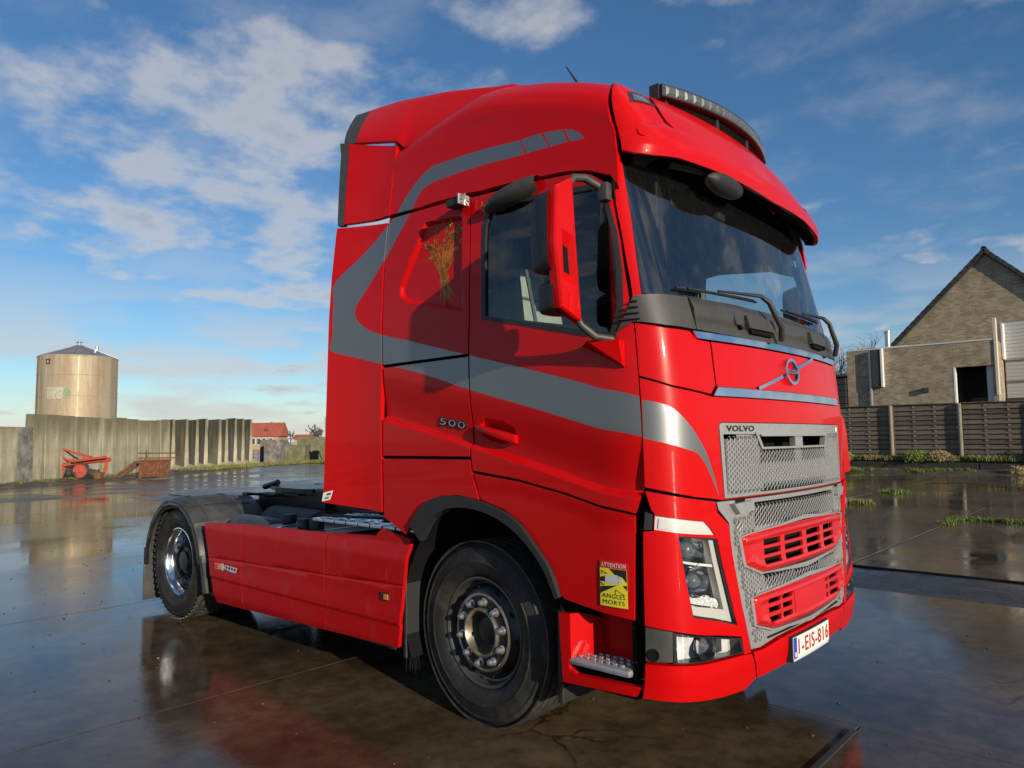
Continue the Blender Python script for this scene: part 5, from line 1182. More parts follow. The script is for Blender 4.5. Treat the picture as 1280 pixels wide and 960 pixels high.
# ================================================================ THE YARD
def ground_mat(name, base, wet_lo, wet_hi, bumpd, sc_=1., dark=None):
    m = bpy.data.materials.new(name); m.use_nodes = True; MATS[name] = m
    nt = m.node_tree; N = nt.nodes; L = nt.links; b = N['Principled BSDF']
    geo = N.new('ShaderNodeNewGeometry')
    def tex(scale, det, rough=.6, stretch=None, loc=(0,0,0)):
        mp = N.new('ShaderNodeMapping'); mp.inputs['Scale'].default_value = stretch or (1,1,1); mp.inputs['Location'].default_value = loc; L.new(geo.outputs['Position'], mp.inputs[0])
        n = N.new('ShaderNodeTexNoise'); n.inputs['Scale'].default_value = scale; n.inputs['Detail'].default_value = det; n.inputs['Roughness'].default_value = rough; L.new(mp.outputs[0], n.inputs['Vector']); return n.outputs[0]
    def mr(v, a, b_, c, d, smooth=True):
        n = N.new('ShaderNodeMapRange'); n.interpolation_type = 'SMOOTHSTEP' if smooth else 'LINEAR'
        for i, q in zip((1,2,3,4), (a,b_,c,d)): n.inputs[i].default_value = q
        L.new(v, n.inputs[0]); return n.outputs[0]
    def mul(a, b_, op='MULTIPLY'):
        n = N.new('ShaderNodeMath'); n.operation = op
        for i, q in enumerate((a, b_)):
            if isinstance(q, (int,float)): n.inputs[i].default_value = q
            else: L.new(q, n.inputs[i])
        return n.outputs[0]
    t1 = tex(.55*sc_, 5, .6); t2 = tex(7, 6, .65); t3 = tex(90, 3, .6); t4 = tex(1.6, 5, .6, (1,.25,1), (3,1,0))
    v = mul(mr(t1,.3,.7,.55,1.4), mul(mr(t2,.3,.7,.7,1.3), mr(t4,.35,.7,.75,1.2)))
    vm = N.new('ShaderNodeVectorMath'); vm.operation = 'SCALE'; vm.inputs[0].default_value = base; L.new(v, vm.inputs['Scale'])
    vo = N.new('ShaderNodeTexVoronoi'); vo.feature = 'DISTANCE_TO_EDGE'; vo.inputs['Scale'].default_value = .34
    wv = N.new('ShaderNodeVectorMath'); wv.operation = 'ADD'; L.new(geo.outputs['Position'], wv.inputs[0])
    nz = N.new('ShaderNodeTexNoise'); nz.inputs['Scale'].default_value = 1.3; nz.inputs['Detail'].default_value = 6; L.new(geo.outputs['Position'], nz.inputs['Vector']); L.new(nz.outputs['Color'], wv.inputs[1]); L.new(wv.outputs[0], vo.inputs['Vector'])
    crk = mul(mr(vo.outputs['Distance'], .0, .006, 1, 0), mr(t1,.50,.62,0,1)); stn = mr(tex(2.3,7,.7,(1,1,1),(5,9,0)),.56,.66,0,.45)
    v = mul(v, mul(mr(crk,0,1,1,.35,False), mr(stn,0,1,1,.55,False)))
    L.new(v, vm.inputs['Scale'])
    spk = mr(t3,.62,.74,0,.5); mx = N.new('ShaderNodeMix'); mx.data_type = 'RGBA'; L.new(spk, mx.inputs[0]); L.new(vm.outputs[0], mx.inputs[6]); mx.inputs[7].default_value = (base[0]*2.2, base[1]*2.2, base[2]*2.2, 1)
    L.new(mx.outputs[2], b.inputs['Base Color'])
    wet = mr(tex(.42*sc_, 7, .66, (1,.6,1), (7,2,0)), .44, .58, 0, 1)         # 1 where water stands
    rgh = mul(mul(mr(wet,0,1,wet_hi,wet_lo,False), mr(t2,.3,.7,.8,1.25)), 1.0)
    L.new(rgh, b.inputs['Roughness'])
    b.inputs['Specular IOR Level'].default_value = .5; b.inputs['IOR'].default_value = 1.36
    hgt = mul(mul(t2,.5), mul(mul(t3,.35), mul(tex(28,5,.7),.6), 'ADD'), 'ADD')
    bp = N.new('ShaderNodeBump'); bp.inputs['Distance'].default_value = bumpd; L.new(mr(wet,0,1,.55,.10,False), bp.inputs['Strength']); L.new(hgt, bp.inputs['Height']); L.new(bp.outputs[0], b.inputs['Normal'])
    return m
ground_mat('wet_concrete', (.088,.062,.035), .012, .075, .0022)
ground_mat('wet_concrete_b', (.098,.072,.052), .012, .13, .0028)
ground_mat('yard_mud', (.11,.085,.058), .02, .34, .008, .9)
ground_mat('wet_gravel', (.045,.040,.034), .12, .32, .02, 2.)
gnd = MB()
gnd.add([(-1500,-1500,-.03),(1500,-1500,-.03),(1500,1500,-.03),(-1500,1500,-.03)], [(0,1,2,3)])
ground = gnd.build('ground', 'yard_mud', None, kind='structure')
# cast slabs with joints
def slab(x0, x1, y0, y1, m, z=0., g=.011, c=.008):
    q = MB(); x0 += g; x1 -= g; y0 += g; y1 -= g
    q.add([(x0,y0,-.10),(x1,y0,-.10),(x1,y1,-.10),(x0,y1,-.10),(x0,y0,z-c),(x1,y0,z-c),(x1,y1,z-c),(x0,y1,z-c),(x0+c,y0+c,z),(x1-c,y0+c,z),(x1-c,y1-c,z),(x0+c,y1-c,z)],
          [(0,1,5,4),(1,2,6,5),(2,3,7,6),(3,0,4,7),(4,5,9,8),(5,6,10,9),(6,7,11,10),(7,4,8,11),(8,9,10,11)])
    return q.build('slab', m, ground)
rnd = random.Random(2)
xs = [-1.6 + 3.17*k for k in range(-6, 5)]
for i in range(len(xs)-1):
    if i < 6: slab(xs[i], xs[i+1], -16, 4.02, 'wet_concrete', rnd.uniform(-.0012,.0), .0035, .004)
slab(xs[6], xs[7], -16, .20, 'wet_concrete', 0., .0035, .004); slab(xs[6], xs[-1], .20, 4.02, 'wet_concrete', -.001, .0015, .002); slab(xs[7], xs[-1], -16, .20, 'wet_concrete', -.0005, .0035, .004)
xs2 = [-12.7 + 3.15*k for k in range(0, 8)]
for i in range(len(xs2)-1):
    for (y0, y1) in ((5.4,11.5),(11.5,17.6),(17.6,24),(24,30.4)):
        slab(xs2[i], xs2[i+1], y0, y1, 'wet_concrete_b', rnd.uniform(-.003,.003))
q = MB(); rows = []
for i in range(60):
    x = -20 + 34*i/59; rows.append([(x, 4.03+1.36*j/8, -.012 + .014*math.sin(i*1.7+j)*rnd.random() - .012*(j in (2,5))) for j in range(9)])
q.sheet(rows); q.build('service_strip', 'wet_gravel', ground, smooth=60)
q = MB(); q.box((-3,5.385,.0),(34,.05,.012)); q.build('drain_slot', 'shell_black', ground)
# bar of a drain joint near the truck's nose
q = MB(); q.box((1.572,-.30,.006),(.035,.80,.010),bev=.003); q.build('joint_bar', 'chassis', ground)
# small stones, straw and mud crumbs lying on the yard
mat('crumb', (.06,.05,.038), .7, noise=(30,.5)); mat('crumb_pale', (.30,.28,.24), .8)
rnd = random.Random(11)
for m_, n_ in (('crumb', 900), ('crumb_pale', 60)):
    q = MB()
    for k in range(n_):
        x = rnd.uniform(-16,4); y = rnd.uniform(-6,16) if rnd.random() < .5 else rnd.uniform(-5,3)
        s_ = rnd.uniform(.004,.013) if n_ > 100 else rnd.uniform(.004,.010)
        if abs(y) < 1.35 and -4.6 < x < 1.5 and rnd.random() < .6: continue
        vs = [(x + s_*rnd.uniform(.6,1.8)*math.cos(a), y + s_*rnd.uniform(.5,1.3)*math.sin(a), .0) for a in [i*1.257 for i in range(5)]]
        q.add(vs + [(x, y, s_*.7)], [(i, (i+1)%5, 5) for i in range(5)])
    q.build('loose_grit', m_, None, fix=False, kind='stuff', label='small stones and mud crumbs scattered on the wet concrete', cat='grit')
# ================================================================ BACKGROUND, LEFT
mat('old_concrete', (.45,.40,.285), .9, noise=(1.2,.22,5), dirt=[(.9,(.10,.11,.055),.8,.42,.62,(1,1,.22)),(2.5,(.42,.40,.33),.6,.52,.75,(1,1,.3)),(9,(.12,.11,.09),.5,.55,.75)], bump=(25,.4,.01), vary=.14)
mat('mossy_concrete', (.20,.19,.13), .92, noise=(1.5,.3,5), dirt=[(1.4,(.09,.11,.03),.85,.40,.60),(6,(.10,.09,.07),.5,.5,.7)], bump=(25,.5,.012))
mat('dark_concrete', (.22,.21,.19), .9, noise=(2,.3,5), dirt=[(3,(.08,.08,.07),.8,.42,.60)], bump=(25,.5,.012))
mat('steel_tank', (.46,.385,.27), .5, metal=.25, noise=(.9,.10,4,(1,1,.12)), dirt=[(1.5,(.30,.19,.09),.65,.42,.68,(1,1,.10)),(.9,(.62,.55,.42),.5,.5,.75,(1,1,.08)),(4,(.16,.12,.08),.4,.55,.75,(1,1,.15))], rnoise=(3,.1))
mat('tank_roof', (.33,.33,.33), .5, metal=.6, noise=(2,.15))
mat('sign_faded', (.37,.34,.27), .7, noise=(6,.25)); mat('sign_pale', (.46,.43,.34), .7, noise=(6,.25)); mat('sign_green', (.24,.29,.17), .7, noise=(6,.3))
mat('farm_red', (.48,.07,.04), .7, dirt=[(5,(.22,.08,.045),.75,.45,.7),(14,(.12,.06,.04),.5,.55,.75)])
mat('rust', (.20,.075,.032), .9, noise=(7,.35,5), dirt=[(5,(.08,.04,.025),.7,.45,.65),(11,(.33,.14,.06),.5,.55,.75)])
mat('old_wood', (.30,.23,.14), .9, noise=(6,.3,5)); mat('bin_dark', (.05,.045,.04), .8, noise=(8,.3))
mat('mud', (.085,.066,.045), .45, noise=(3,.3,5), bump=(14,.7,.03), rnoise=(2,.25))
mat('grass_a', (.13,.17,.03), .8, noise=(3,.4)); mat('grass_b', (.22,.21,.06), .85, noise=(3,.4)); mat('grass_dry', (.30,.23,.10), .9, noise=(3,.3))
def mossy(name):     # moss and rain stains that hang from the top of old concrete
    m = MATS[name]; nt = m.node_tree; N = nt.nodes; L = nt.links; b = N['Principled BSDF']; src = b.inputs['Base Color'].links[0].from_socket
    g = N.new('ShaderNodeNewGeometry'); sp = N.new('ShaderNodeSeparateXYZ'); L.new(g.outputs['Position'], sp.inputs[0])
    mp = N.new('ShaderNodeMapping'); mp.inputs['Scale'].default_value = (1,1,.16); L.new(g.outputs['Position'], mp.inputs[0])
    n = N.new('ShaderNodeTexNoise'); n.inputs['Scale'].default_value = 2.2; n.inputs['Detail'].default_value = 6; L.new(mp.outputs[0], n.inputs['Vector'])
    k = N.new('ShaderNodeMath'); k.operation = 'MULTIPLY_ADD'; k.inputs[1].default_value = 3.4; k.inputs[2].default_value = -1.9; L.new(n.outputs[0], k.inputs[0])
    a = N.new('ShaderNodeMath'); L.new(k.outputs[0], a.inputs[0]); L.new(sp.outputs[2], a.inputs[1])
    r_ = N.new('ShaderNodeMapRange'); r_.inputs[1].default_value = .9; r_.inputs[2].default_value = 2.5; r_.inputs[4].default_value = .85; L.new(a.outputs[0], r_.inputs[0])
    mx = N.new('ShaderNodeMix'); mx.data_type = 'RGBA'; L.new(r_.outputs[0], mx.inputs[0]); L.new(src, mx.inputs[6]); mx.inputs[7].default_value = (.13,.12,.07,1); L.new(mx.outputs[2], b.inputs['Base Color'])
mossy('old_concrete')
WA, WBp = Vector((-32.59,4.65,0)), Vector((-38.6,12.95,0))
wd = (WBp-WA).normalized(); wn = Vector((wd.y,-wd.x,0)); wn = wn if wn.dot(Vector((1,-.3,0))) > 0 else -wn
def local(o, d):   # matrix with x along d
    d = Vector(d).normalized(); n = Vector((-d.y, d.x, 0)); M = Matrix(((d.x,n.x,0,o[0]),(d.y,n.y,0,o[1]),(0,0,1,o[2]),(0,0,0,1))); return M
rnd = random.Random(5)
L_ = (WBp-WA).length; n_ = 11
def wall_unit(name, o, d, w, h, mats, label, group, t0=.14, t1=.26, tilt=0., foot=0., cat='concrete panel'):
    e = MB(); 
    sec = [(-t1/2,0),(t1/2,0),(t1/2*.9,.12),(t0/2,h),(-t0/2,h)]
    if foot: sec = [(-t1/2-foot,0),(t1/2+.05,0),(t1/2,.14),(t0/2,h),(-t0/2,h),(-t1/2,.30),(-t1/2-foot,.16)]
    bm = bmesh.new(); nn = len(sec)
    a = [bm.verts.new((0.008, p, q)) for p, q in sec]; b = [bm.verts.new((w-.008, p, q)) for p, q in sec]
    bm.faces.new(a[::-1]); bm.faces.new(b)
    for i in range(nn): bm.faces.new((a[i], a[(i+1)%nn], b[(i+1)%nn], b[i]))
    bmesh.ops.bevel(bm, geom=bm.edges[:], offset=.012, segments=1, affect='EDGES')
    e.addbm(bm)
    ob = e.build(name, mats, None, label=label, cat=cat, group=group)
    ob.matrix_world = local(o, d) @ Matrix.Rotation(tilt, 4, 'Y'); return ob
for k in range(n_):
    o = WA + wd*(L_*k/n_) + wn*rnd.uniform(-.02,.03)
    wall_unit('concrete_wall_panel', (o.x,o.y,rnd.uniform(-.05,.0)), wd, L_/n_, 2.86+rnd.uniform(-.03,.03), 'old_concrete', ('tall stained concrete panel starting the closed wall beside the dark lower panel' if k == 0 else 'tall stained concrete panel ending the closed wall beside the free-standing units' if k == n_-1 else 'tall stained concrete panel inside the closed wall before the steel tank'), 'closed wall of tall concrete panels')
for k, (s, w, m_, lb) in enumerate(((-1.72,.86,'old_concrete','lower yellowish concrete panel at the far end of the wall'),(-.84,.80,'dark_concrete','lower dark pitted concrete panel beside the tall closed wall'),(-2.62,.86,'old_concrete','pale lower concrete panel next to the yellowish one'))):
    o = WA + wd*s + wn*.3; wall_unit('concrete_wall_panel', (o.x,o.y,0), wd, w, 2.30, m_, lb, None)
# free-standing L-shaped units, seen along their faces
edges = [((203,),-39.6,13.25,2.95),((216,),-40.9,14.2,3.0),((232,),-41.7,15.35,3.05),((245,),-42.3,16.25,3.05),((257,),-43.0,17.15,3.15),((275,),-43.9,18.5,3.15),((284,),-45.6,19.8,3.2),((294,),-46.9,21.1,3.35),((304,),-48.0,22.25,3.35),((313,),-49.0,23.4,3.35)]
ORD = ['first','second','third','fourth','fifth','sixth','seventh','eighth','ninth']
LBL = ['free-standing L-shaped concrete unit, %s in the row after the closed wall' % o for o in ORD] + ['free-standing L-shaped concrete unit ending the row beside the dark trough']
for k, (_, x, y, h) in enumerate(edges):
    d = Vector((-1, .10+.05*math.sin(k*2.1), 0))
    wall_unit('retaining_wall_unit', (x,y,-.02), d, 1.9, h, 'old_concrete', LBL[k], 'row of L-shaped retaining units', .13, .24, foot=.55, cat='retaining unit')
# low troughs and blocks
def trough(name, c, d, w, dep, h, label, m_, wall=.14, slope=.0, cat='trough'):
    q = MB(); s = slope
    out = [(-w/2+s,-dep/2),(w/2-s,-dep/2),(w/2-s,dep/2),(-w/2+s,dep/2)]; top = [(-w/2,-dep/2),(w/2,-dep/2),(w/2,dep/2),(-w/2,dep/2)]
    ins = [(-w/2+wall,-dep/2+wall),(w/2-wall,-dep/2+wall),(w/2-wall,dep/2-wall),(-w/2+wall,dep/2-wall)]
    vs = [(*p,0) for p in out] + [(*p,h) for p in top] + [(*p,h) for p in ins] + [(*p,.15) for p in ins]
    fs = [(3,2,1,0)] + [(i,(i+1)%4,(i+1)%4+4,i+4) for i in range(4)] + [(i+4,(i+1)%4+4,(i+1)%4+8,i+8) for i in range(4)] + [(i+8,(i+1)%4+8,(i+1)%4+12,i+12) for i in range(4)] + [(12,13,14,15)]
    q.add(vs, fs, local(c, d)); return q.build(name, m_, None, label=label, cat=cat)
vr = Vector((.741,.672,0))
trough('concrete_trough', (-48.9,25.5,0), vr, 1.25, 2.2, 1.55, 'dark open concrete trough at the end of the retaining unit row', 'dark_concrete')
trough('concrete_trough', (-50.5,26.2,0), vr, 1.6, 2.0, 1.75, 'tall grey concrete trough behind the mossy one', 'dark_concrete')
trough('concrete_trough', (-48.6,27.0,0), vr, 1.9, 1.6, 1.32, 'green mossy square concrete trough with a weed in front', 'mossy_concrete')
trough('concrete_trough', (-49.0,30.0,0), vr, 4.2, 1.8, 1.95, 'long mossy concrete trough behind the rounded one', 'mossy_concrete')
trough('concrete_trough', (-45.6,28.9,0), vr, 3.0, 1.4, 1.28, 'rounded brown concrete trough with slanted ends', 'mossy_concrete', slope=.55)
st_ = empty('crate_stack', (-47.6,30.3,0), 'stack of slatted dark crates with two green poles beside the long trough', 'crates')
for k in range(8):
    q = MB(); q.box((-47.6,30.3,1.45+.21*k),(1.1,1.1,.16),bev=.02); q.build('crate', 'bin_dark', None).parent = st_; st_.children[-1].matrix_parent_inverse = Matrix.Translation((-47.6,30.3,0)).inverted()
for (dx, h) in ((-.35,3.6),(.15,4.0)):
    q = MB(); q.tube([(-48.2+dx,29.8,.3),(-48.2+dx*1.5,29.8,h)], .06, 6); o = q.build('pole', 'sign_green', st_); o.matrix_parent_inverse = Matrix.Translation((-47.6,30.3,0)).inverted()
q = MB(); q.box((-47.6,30.3,.68),(1.0,1.0,1.36)); o = q.build('pallet_base', 'old_wood', st_); o.matrix_parent_inverse = Matrix.Translation((-47.6,30.3,0)).inverted()
# ---- steel tank
TC = Vector((-48.4,11.25,0))
tank = empty('steel_tank', TC, 'tall cylindrical weathered steel storage tank with a low cone roof', 'tank')
def tk_part(mb, name, m_, smooth=40, par=None):
    o = mb.build(name, m_, par or tank, smooth=smooth); return o
RT, HT = 2.24, 7.05
q = MB(); q.lathe([(RT,0),(RT,HT-.12),(RT+.02,HT-.06),(RT-.02,HT)], 96); tk_part(q, 'tank_shell', 'steel_tank')
q = MB(); q.lathe([(RT-.02,HT),(RT-.15,HT+.06),(.16,HT+.80),(0,HT+.82)], 64); tk_part(q, 'cone_roof', 'tank_roof')
for k in range(12):
    a = 2*math.pi*k/12 + .1; q = MB(); q.tube([(RT*.98*math.cos(a),RT*.98*math.sin(a),HT+.05),(.2*math.cos(a),.2*math.sin(a),HT+.82)], .018, 4); tk_part(q, 'roof_rib', 'tank_roof')
for k in range(22):
    a = 2*math.pi*k/22; q = MB(); q.box((0,0,0),(.015,.05,HT-.2), Matrix.Rotation(a,4,'Z') @ Matrix.Translation((RT+.004,0,HT/2))); tk_part(q, 'shell_seam', 'steel_tank', None)
for k in range(5):
    q = MB(); q.lathe([(RT+.001,1.3*k+.6),(RT+.012,1.3*k+.615),(RT+.001,1.3*k+.63)], 96); tk_part(q, 'ring_weld', 'steel_tank')
q = MB(); q.lathe([(.07,0),(.07,.22),(.12,.24),(.12,.28),(0,.30)], 12, Matrix.Translation((0,0,HT+.78))); q.box((0,0,HT+1.0),(.5,.04,.05),Matrix.Rotation(.6,4,'Z')); tk_part(q, 'top_vent', 'tank_roof')
CD = (Vector((2.9,-4.1,0))-TC).normalized(); ca = math.atan2(CD.y, CD.x)
def on_tank(a_off, z, d): a = ca + a_off; return Vector(((RT+d)*math.cos(a),(RT+d)*math.sin(a),z))
q = MB(); q.lathe([(.10,0),(.10,.35),(0,.36)], 12, Matrix.Translation((.9*math.cos(ca+1.2),1.1*math.sin(ca+1.2),HT+.42))); q.lathe([(.07,0),(.07,.30),(0,.31)], 12, Matrix.Translation((1.5*math.cos(ca+.62),1.5*math.sin(ca+.62),HT+.2))); tk_part(q, 'roof_pipe', 'silver')
def tank_plate(name, a0, a1, z0, z1, m_, d=.02):
    q = MB(); rows = [[tuple(on_tank(a0+(a1-a0)*i/8, z, d)) for i in range(9)] for z in (z0, z1)]; q.sheet(rows); tk_part(q, name, m_, None)
tank_plate('hatch', -.86,-.72,6.45,6.78,'bin_dark'); tank_plate('hatch_cover', -.82,-.76,6.52,6.70,'steel_tank',.03)
tank_plate('sign', -.78,-.34,4.32,5.02,'sign_pale'); tank_plate('sign_field', -.34,-.16,4.36,5.02,'sign_green')
rnd = random.Random(6)
for k in range(9):
    for r_ in range(2): tank_plate('sign_letter', -.75+.044*k, -.728+.044*k+.01*rnd.random(), 4.72-.30*r_+.08*rnd.random(), 4.94-.30*r_-.06*rnd.random(), 'sign_faded', .024)
# ---- red plough lying before the wall
PO = Vector((-33.0,7.05,0)); PM = local(PO, vr)
pg = empty('old_plough', PO, 'red mounted farm plough with a steel depth wheel lying before the concrete wall', 'plough')
def pp(px, py, off=0.): s = (px-110)*.0358; z = (598.5-py)*.0358; return Vector((vr.x*s - vr.y*off*-1, vr.y*s - vr.x*off, z)) + (vr*0)
def pn(px, py, o_=0.): s = (px-110)*.0358; return vr*s + Vector((.672,-.741,0))*o_ + Vector((0,0,(598.5-py)*.0358))
def bar(name, pts, r, m_='farm_red', n=6, par=pg):
    q = MB(); q.tube(pts, r, n); return q.build(name, m_, par, smooth=40)
bar('main_beam', [pn(80,581),pn(100,578),pn(141,574)], .10); bar('main_beam', [pn(98,576,.3),pn(141,571,.3)], .06)
bar('top_link', [pn(74,561),pn(82,560.5),pn(96,565),pn(109,568.5),pn(118,571)], .05); bar('mast', [pn(74,561),pn(73,570),pn(71,582)], .08); bar('mast', [pn(74,561,.25),pn(79,572,.25),pn(80,585,.25)], .06)
bar('brace', [pn(77,567),pn(84,572),pn(88,574),pn(96,574)], .045); bar('brace', [pn(69,585),pn(76,586),pn(84,585)], .08); bar('leg', [pn(138,574),pn(136,584),pn(133,596)], .075); bar('leg', [pn(83,582),pn(82,590),pn(86,597)], .06)
bar('clamp', [pn(108,569),pn(108,582)], .05); bar('clamp', [pn(133,569),pn(133,579)], .05)
q = MB(); q.lathe([(0,.05),(.06,.06),(.10,.03),(.27,.03),(.30,.06),(.31,0),(.30,-.06),(0,-.05)], 28, Matrix.Translation(pn(110.5,587.5,.35)) @ Vector((.672,-.741,0)).to_track_quat('Z','Y').to_matrix().to_4x4()); whl = q.build('depth_wheel', 'farm_red', pg, smooth=35)
q = MB(); q.lathe([(.30,.07),(.345,.05),(.36,0),(.345,-.05),(.30,-.07)], 28, Matrix.Translation(pn(110.5,587.5,.35)) @ Vector((.672,-.741,0)).to_track_quat('Z','Y').to_matrix().to_4x4()); q.build('wheel_rim', 'bin_dark', whl)
for k, px in enumerate((88,97,106,117)):
    q = MB(); c = pn(px,592,.1+.1*(k%2)); q.add([tuple(c+Vector((0,0,.28))), tuple(c+vr*.45+Vector((0,0,.18))), tuple(c+vr*.62+Vector((0,0,-.22))), tuple(c-vr*.15+Vector((0,0,-.22))), tuple(c+vr*.2+Vector((.2,-.22,.05)))], [(0,1,4),(1,2,4),(2,3,4),(3,0,4)]); q.build('mouldboard', 'bin_dark', pg, fix=False)
q = MB(); q.box((0,0,0),(.30,.30,.28),local(pn(131,594,.2)+Vector((0,0,0)),vr)); q.build('rusty_foot', 'rust', pg)
# bin, boards, ladder, rusty box, debris
def prop(name, c, label, cat): return empty(name, c, label, cat)
def lbox(name, c, s, m_, par, rz=0., bev=.01, ry=0.):
    q = MB(); q.box((0,0,0), s, Matrix.Translation(c) @ Matrix.Rotation(math.atan2(vr.y,vr.x)+rz,4,'Z') @ Matrix.Rotation(ry,4,'Y'), bev=bev); o = q.build(name, m_, par); o.matrix_parent_inverse = Matrix.Translation(par.location).inverted() if par else Matrix(); return o
c0 = PO + pn(43,593,.6); bn = prop('open_bin', (c0.x,c0.y,0), 'dark rounded open bin standing at the end of the plough', 'bin')
lbox('bin_body', (c0.x,c0.y,.34), (.64,.5,.62), 'bin_dark', bn, bev=.12); lbox('bin_panel', (c0.x+.20,c0.y-.22,.34), (.50,.04,.46), 'old_wood', bn, bev=.05); lbox('bin_foot', (c0.x,c0.y,.03), (.7,.55,.06), 'rust', bn)
c1 = PO + pn(56,588,.1)
bd_ = prop('board_pile', (c1.x,c1.y,0), 'small pile of yellow boards leaning between bin and plough', 'boards')
for k in range(4): lbox('board', (c1.x-.1*k,c1.y+.05*k,.08+.10*k), (.75,.10,.09), 'old_wood' if k % 2 else 'lamp_white' if k == 3 else 'old_wood', bd_, rz=.1*k)
c2 = PO + pn(70,592,.7); ld = prop('wooden_ladder', (c2.x,c2.y,0), 'short weathered wooden ladder leaning against the plough', 'ladder')
for s_ in (-.13,.13): 
    q = MB(); q.tube([c2+vr*(-.25+s_)+Vector((0,0,.62)), c2+vr*(.28+s_)+Vector((.25,-.28,.0))], .03, 5); o = q.build('rail', 'old_wood', ld); o.matrix_parent_inverse = Matrix.Translation(ld.location).inverted()
for k in range(5):
    t = .1+.2*k; a = c2+vr*(-.25+.53*t)+Vector((.25*t,-.28*t,.62-.62*t)); q = MB(); q.tube([a-vr*.15,a+vr*.15], .02, 5); o = q.build('rung', 'old_wood', ld); o.matrix_parent_inverse = Matrix.Translation(ld.location).inverted()
c3 = Vector((-31.2,9.35,0)); rb = prop('rusty_box', (c3.x,c3.y,0), 'rusty steel box with a bent rail frame on the muddy edge', 'metal box')
bq = []
lbox('box_body', (c3.x,c3.y,.44), (.95,.8,.72), 'rust', rb, rz=-.15); lbox('box_rim', (c3.x,c3.y,.80), (1.05,.9,.06), 'rust', rb, rz=-.15)
for s_ in (-.47,.47): lbox('corner_post', (c3.x+vr.x*s_+.26,c3.y+vr.y*s_-.28,.42), (.09,.09,.84), 'rust', rb, rz=-.15)
for (a, b) in (((-.95,.9),(.95,.9)),((-.95,1.12),(.9,1.12)),((-.6,.4),(-.6,1.25)),((-.95,.2),(-.55,1.0))):
    q = MB(); q.tube([c3+vr*a[0]+Vector((-.3,.3,a[1])), c3+vr*b[0]+Vector((-.3,.3,b[1]))], .03, 5); o = q.build('rail', 'rust', rb); o.matrix_parent_inverse = Matrix.Translation(rb.location).inverted()
c4 = Vector((-32.4,8.7,0)); hp = prop('scrap_ramp', (c4.x,c4.y,0), 'tilted dark frame of scrap leaning on the rusty box', 'scrap')
for k in range(4):
    q = MB(); q.tube([c4+vr*(-.6+.12*k)+Vector((.2,-.2,.02)), c4+vr*(.25+.12*k)+Vector((0,0,.75))], .045, 5); o = q.build('scrap_bar', 'bin_dark' if k % 2 else 'rust', hp); o.matrix_parent_inverse = Matrix.Translation(hp.location).inverted()
for k in range(4):
    t = .2+.2*k; a = c4+vr*(-.6+.85*t)+Vector((.2-.2*t,-.2+.2*t,.02+.73*t)); q = MB(); q.tube([a-vr*.05,a+vr*.5+Vector((.0,0,.02))], .035, 5); o = q.build('scrap_bar', 'rust', hp); o.matrix_parent_inverse = Matrix.Translation(hp.location).inverted()
# mud ridge before the wall (uneven ground)
rnd = random.Random(9)
q = MB(); rows = []
for i in range(70):
    t = i/69; b_ = Vector((-24.5,1.5,0)).lerp(Vector((-42.5,20.5,0)), t); row = []
    for j in range(14):
        s = j/13; p = b_ + Vector((.80,.58,0)).cross(Vector((0,0,1)))*0 + Vector((-.79,-.61,0))*(-1)*0
        p = b_ + wn*(4.8 - 6.8*s) if False else Vector((-27.6,.2,0)).lerp(Vector((-41.5,17.8,0)), t) + wn*(1.9*math.sin(t*3.3) - 5.2*s + .9)
        h = -.028 + (.05+.07*rnd.random())*math.sin(math.pi*min(1,s*1.05))**.7*(.5+.5*math.sin(i*.9+j*1.7)*math.sin(i*.37+2)) + .05*s
        row.append((p.x, p.y, h if 0 < j < 13 else -.05))
    rows.append(row)
q.sheet(rows); q.build('mud_bank', 'mud', None, smooth=80, kind='structure')
def tufts(name, label, spots, m_, hgt, n, seed, cat='grass', w=.012, spread=.25):
    r = random.Random(seed); q = MB()
    for (x, y, z, s) in spots:
        for k in range(int(n*s)):
            a = r.uniform(0,6.28); rr = spread*s*math.sqrt(r.random()); bx, by = x+rr*math.cos(a), y+rr*math.sin(a)
            l = hgt*s*r.uniform(.5,1.1); la = r.uniform(0,6.28); ln = l*r.uniform(.15,.7); ww = w*r.uniform(.7,1.4); pa = r.uniform(0,3.14)
            dx, dy = ww*math.cos(pa), ww*math.sin(pa)
            q.add([(bx-dx,by-dy,z),(bx+dx,by+dy,z),(bx+ln*.4*math.cos(la)+dx*.7,by+ln*.4*math.sin(la)+dy*.7,z+l*.6),(bx+ln*.4*math.cos(la)-dx*.7,by+ln*.4*math.sin(la)-dy*.7,z+l*.6),(bx+ln*math.cos(la),by+ln*math.sin(la),z+l)], [(0,1,2,3),(3,2,4)])
    return q.build(name, m_, None, fix=False, kind='stuff', label=label, cat=cat)
r = random.Random(31)
sp_ = []
for k in range(90):
    t = r.random(); p = WA.lerp(WBp, t*1.9-.2) + wn*r.uniform(.35,1.0); sp_.append((p.x, p.y, .0, r.uniform(.4,1.1)))
tufts('grass', 'thin weedy grass along the foot of the concrete wall', sp_, 'grass_a', .16, 45, 1)
sp_ = [(-44+(-4)*r.random()*1.4+r.uniform(-3,3), 18+9*r.random()+r.uniform(-2,2), 0, r.uniform(.6,1.3)) for k in range(0)]
for k in range(150):
    t = r.random(); p = Vector((-39.0,14.2,0)).lerp(Vector((-46.0,26.5,0)), t) + Vector((1,-.5,0))*r.uniform(-.2,1.6); sp_.append((p.x,p.y,0,r.uniform(.5,1.2)))
for k in range(70):
    t = r.random(); p = Vector((-46.0,25.5,0)).lerp(Vector((-41.0,29.5,0)), t) + Vector((1,-.8,0))*r.uniform(-.2,1.2); sp_.append((p.x,p.y,0,r.uniform(.5,1.2)))
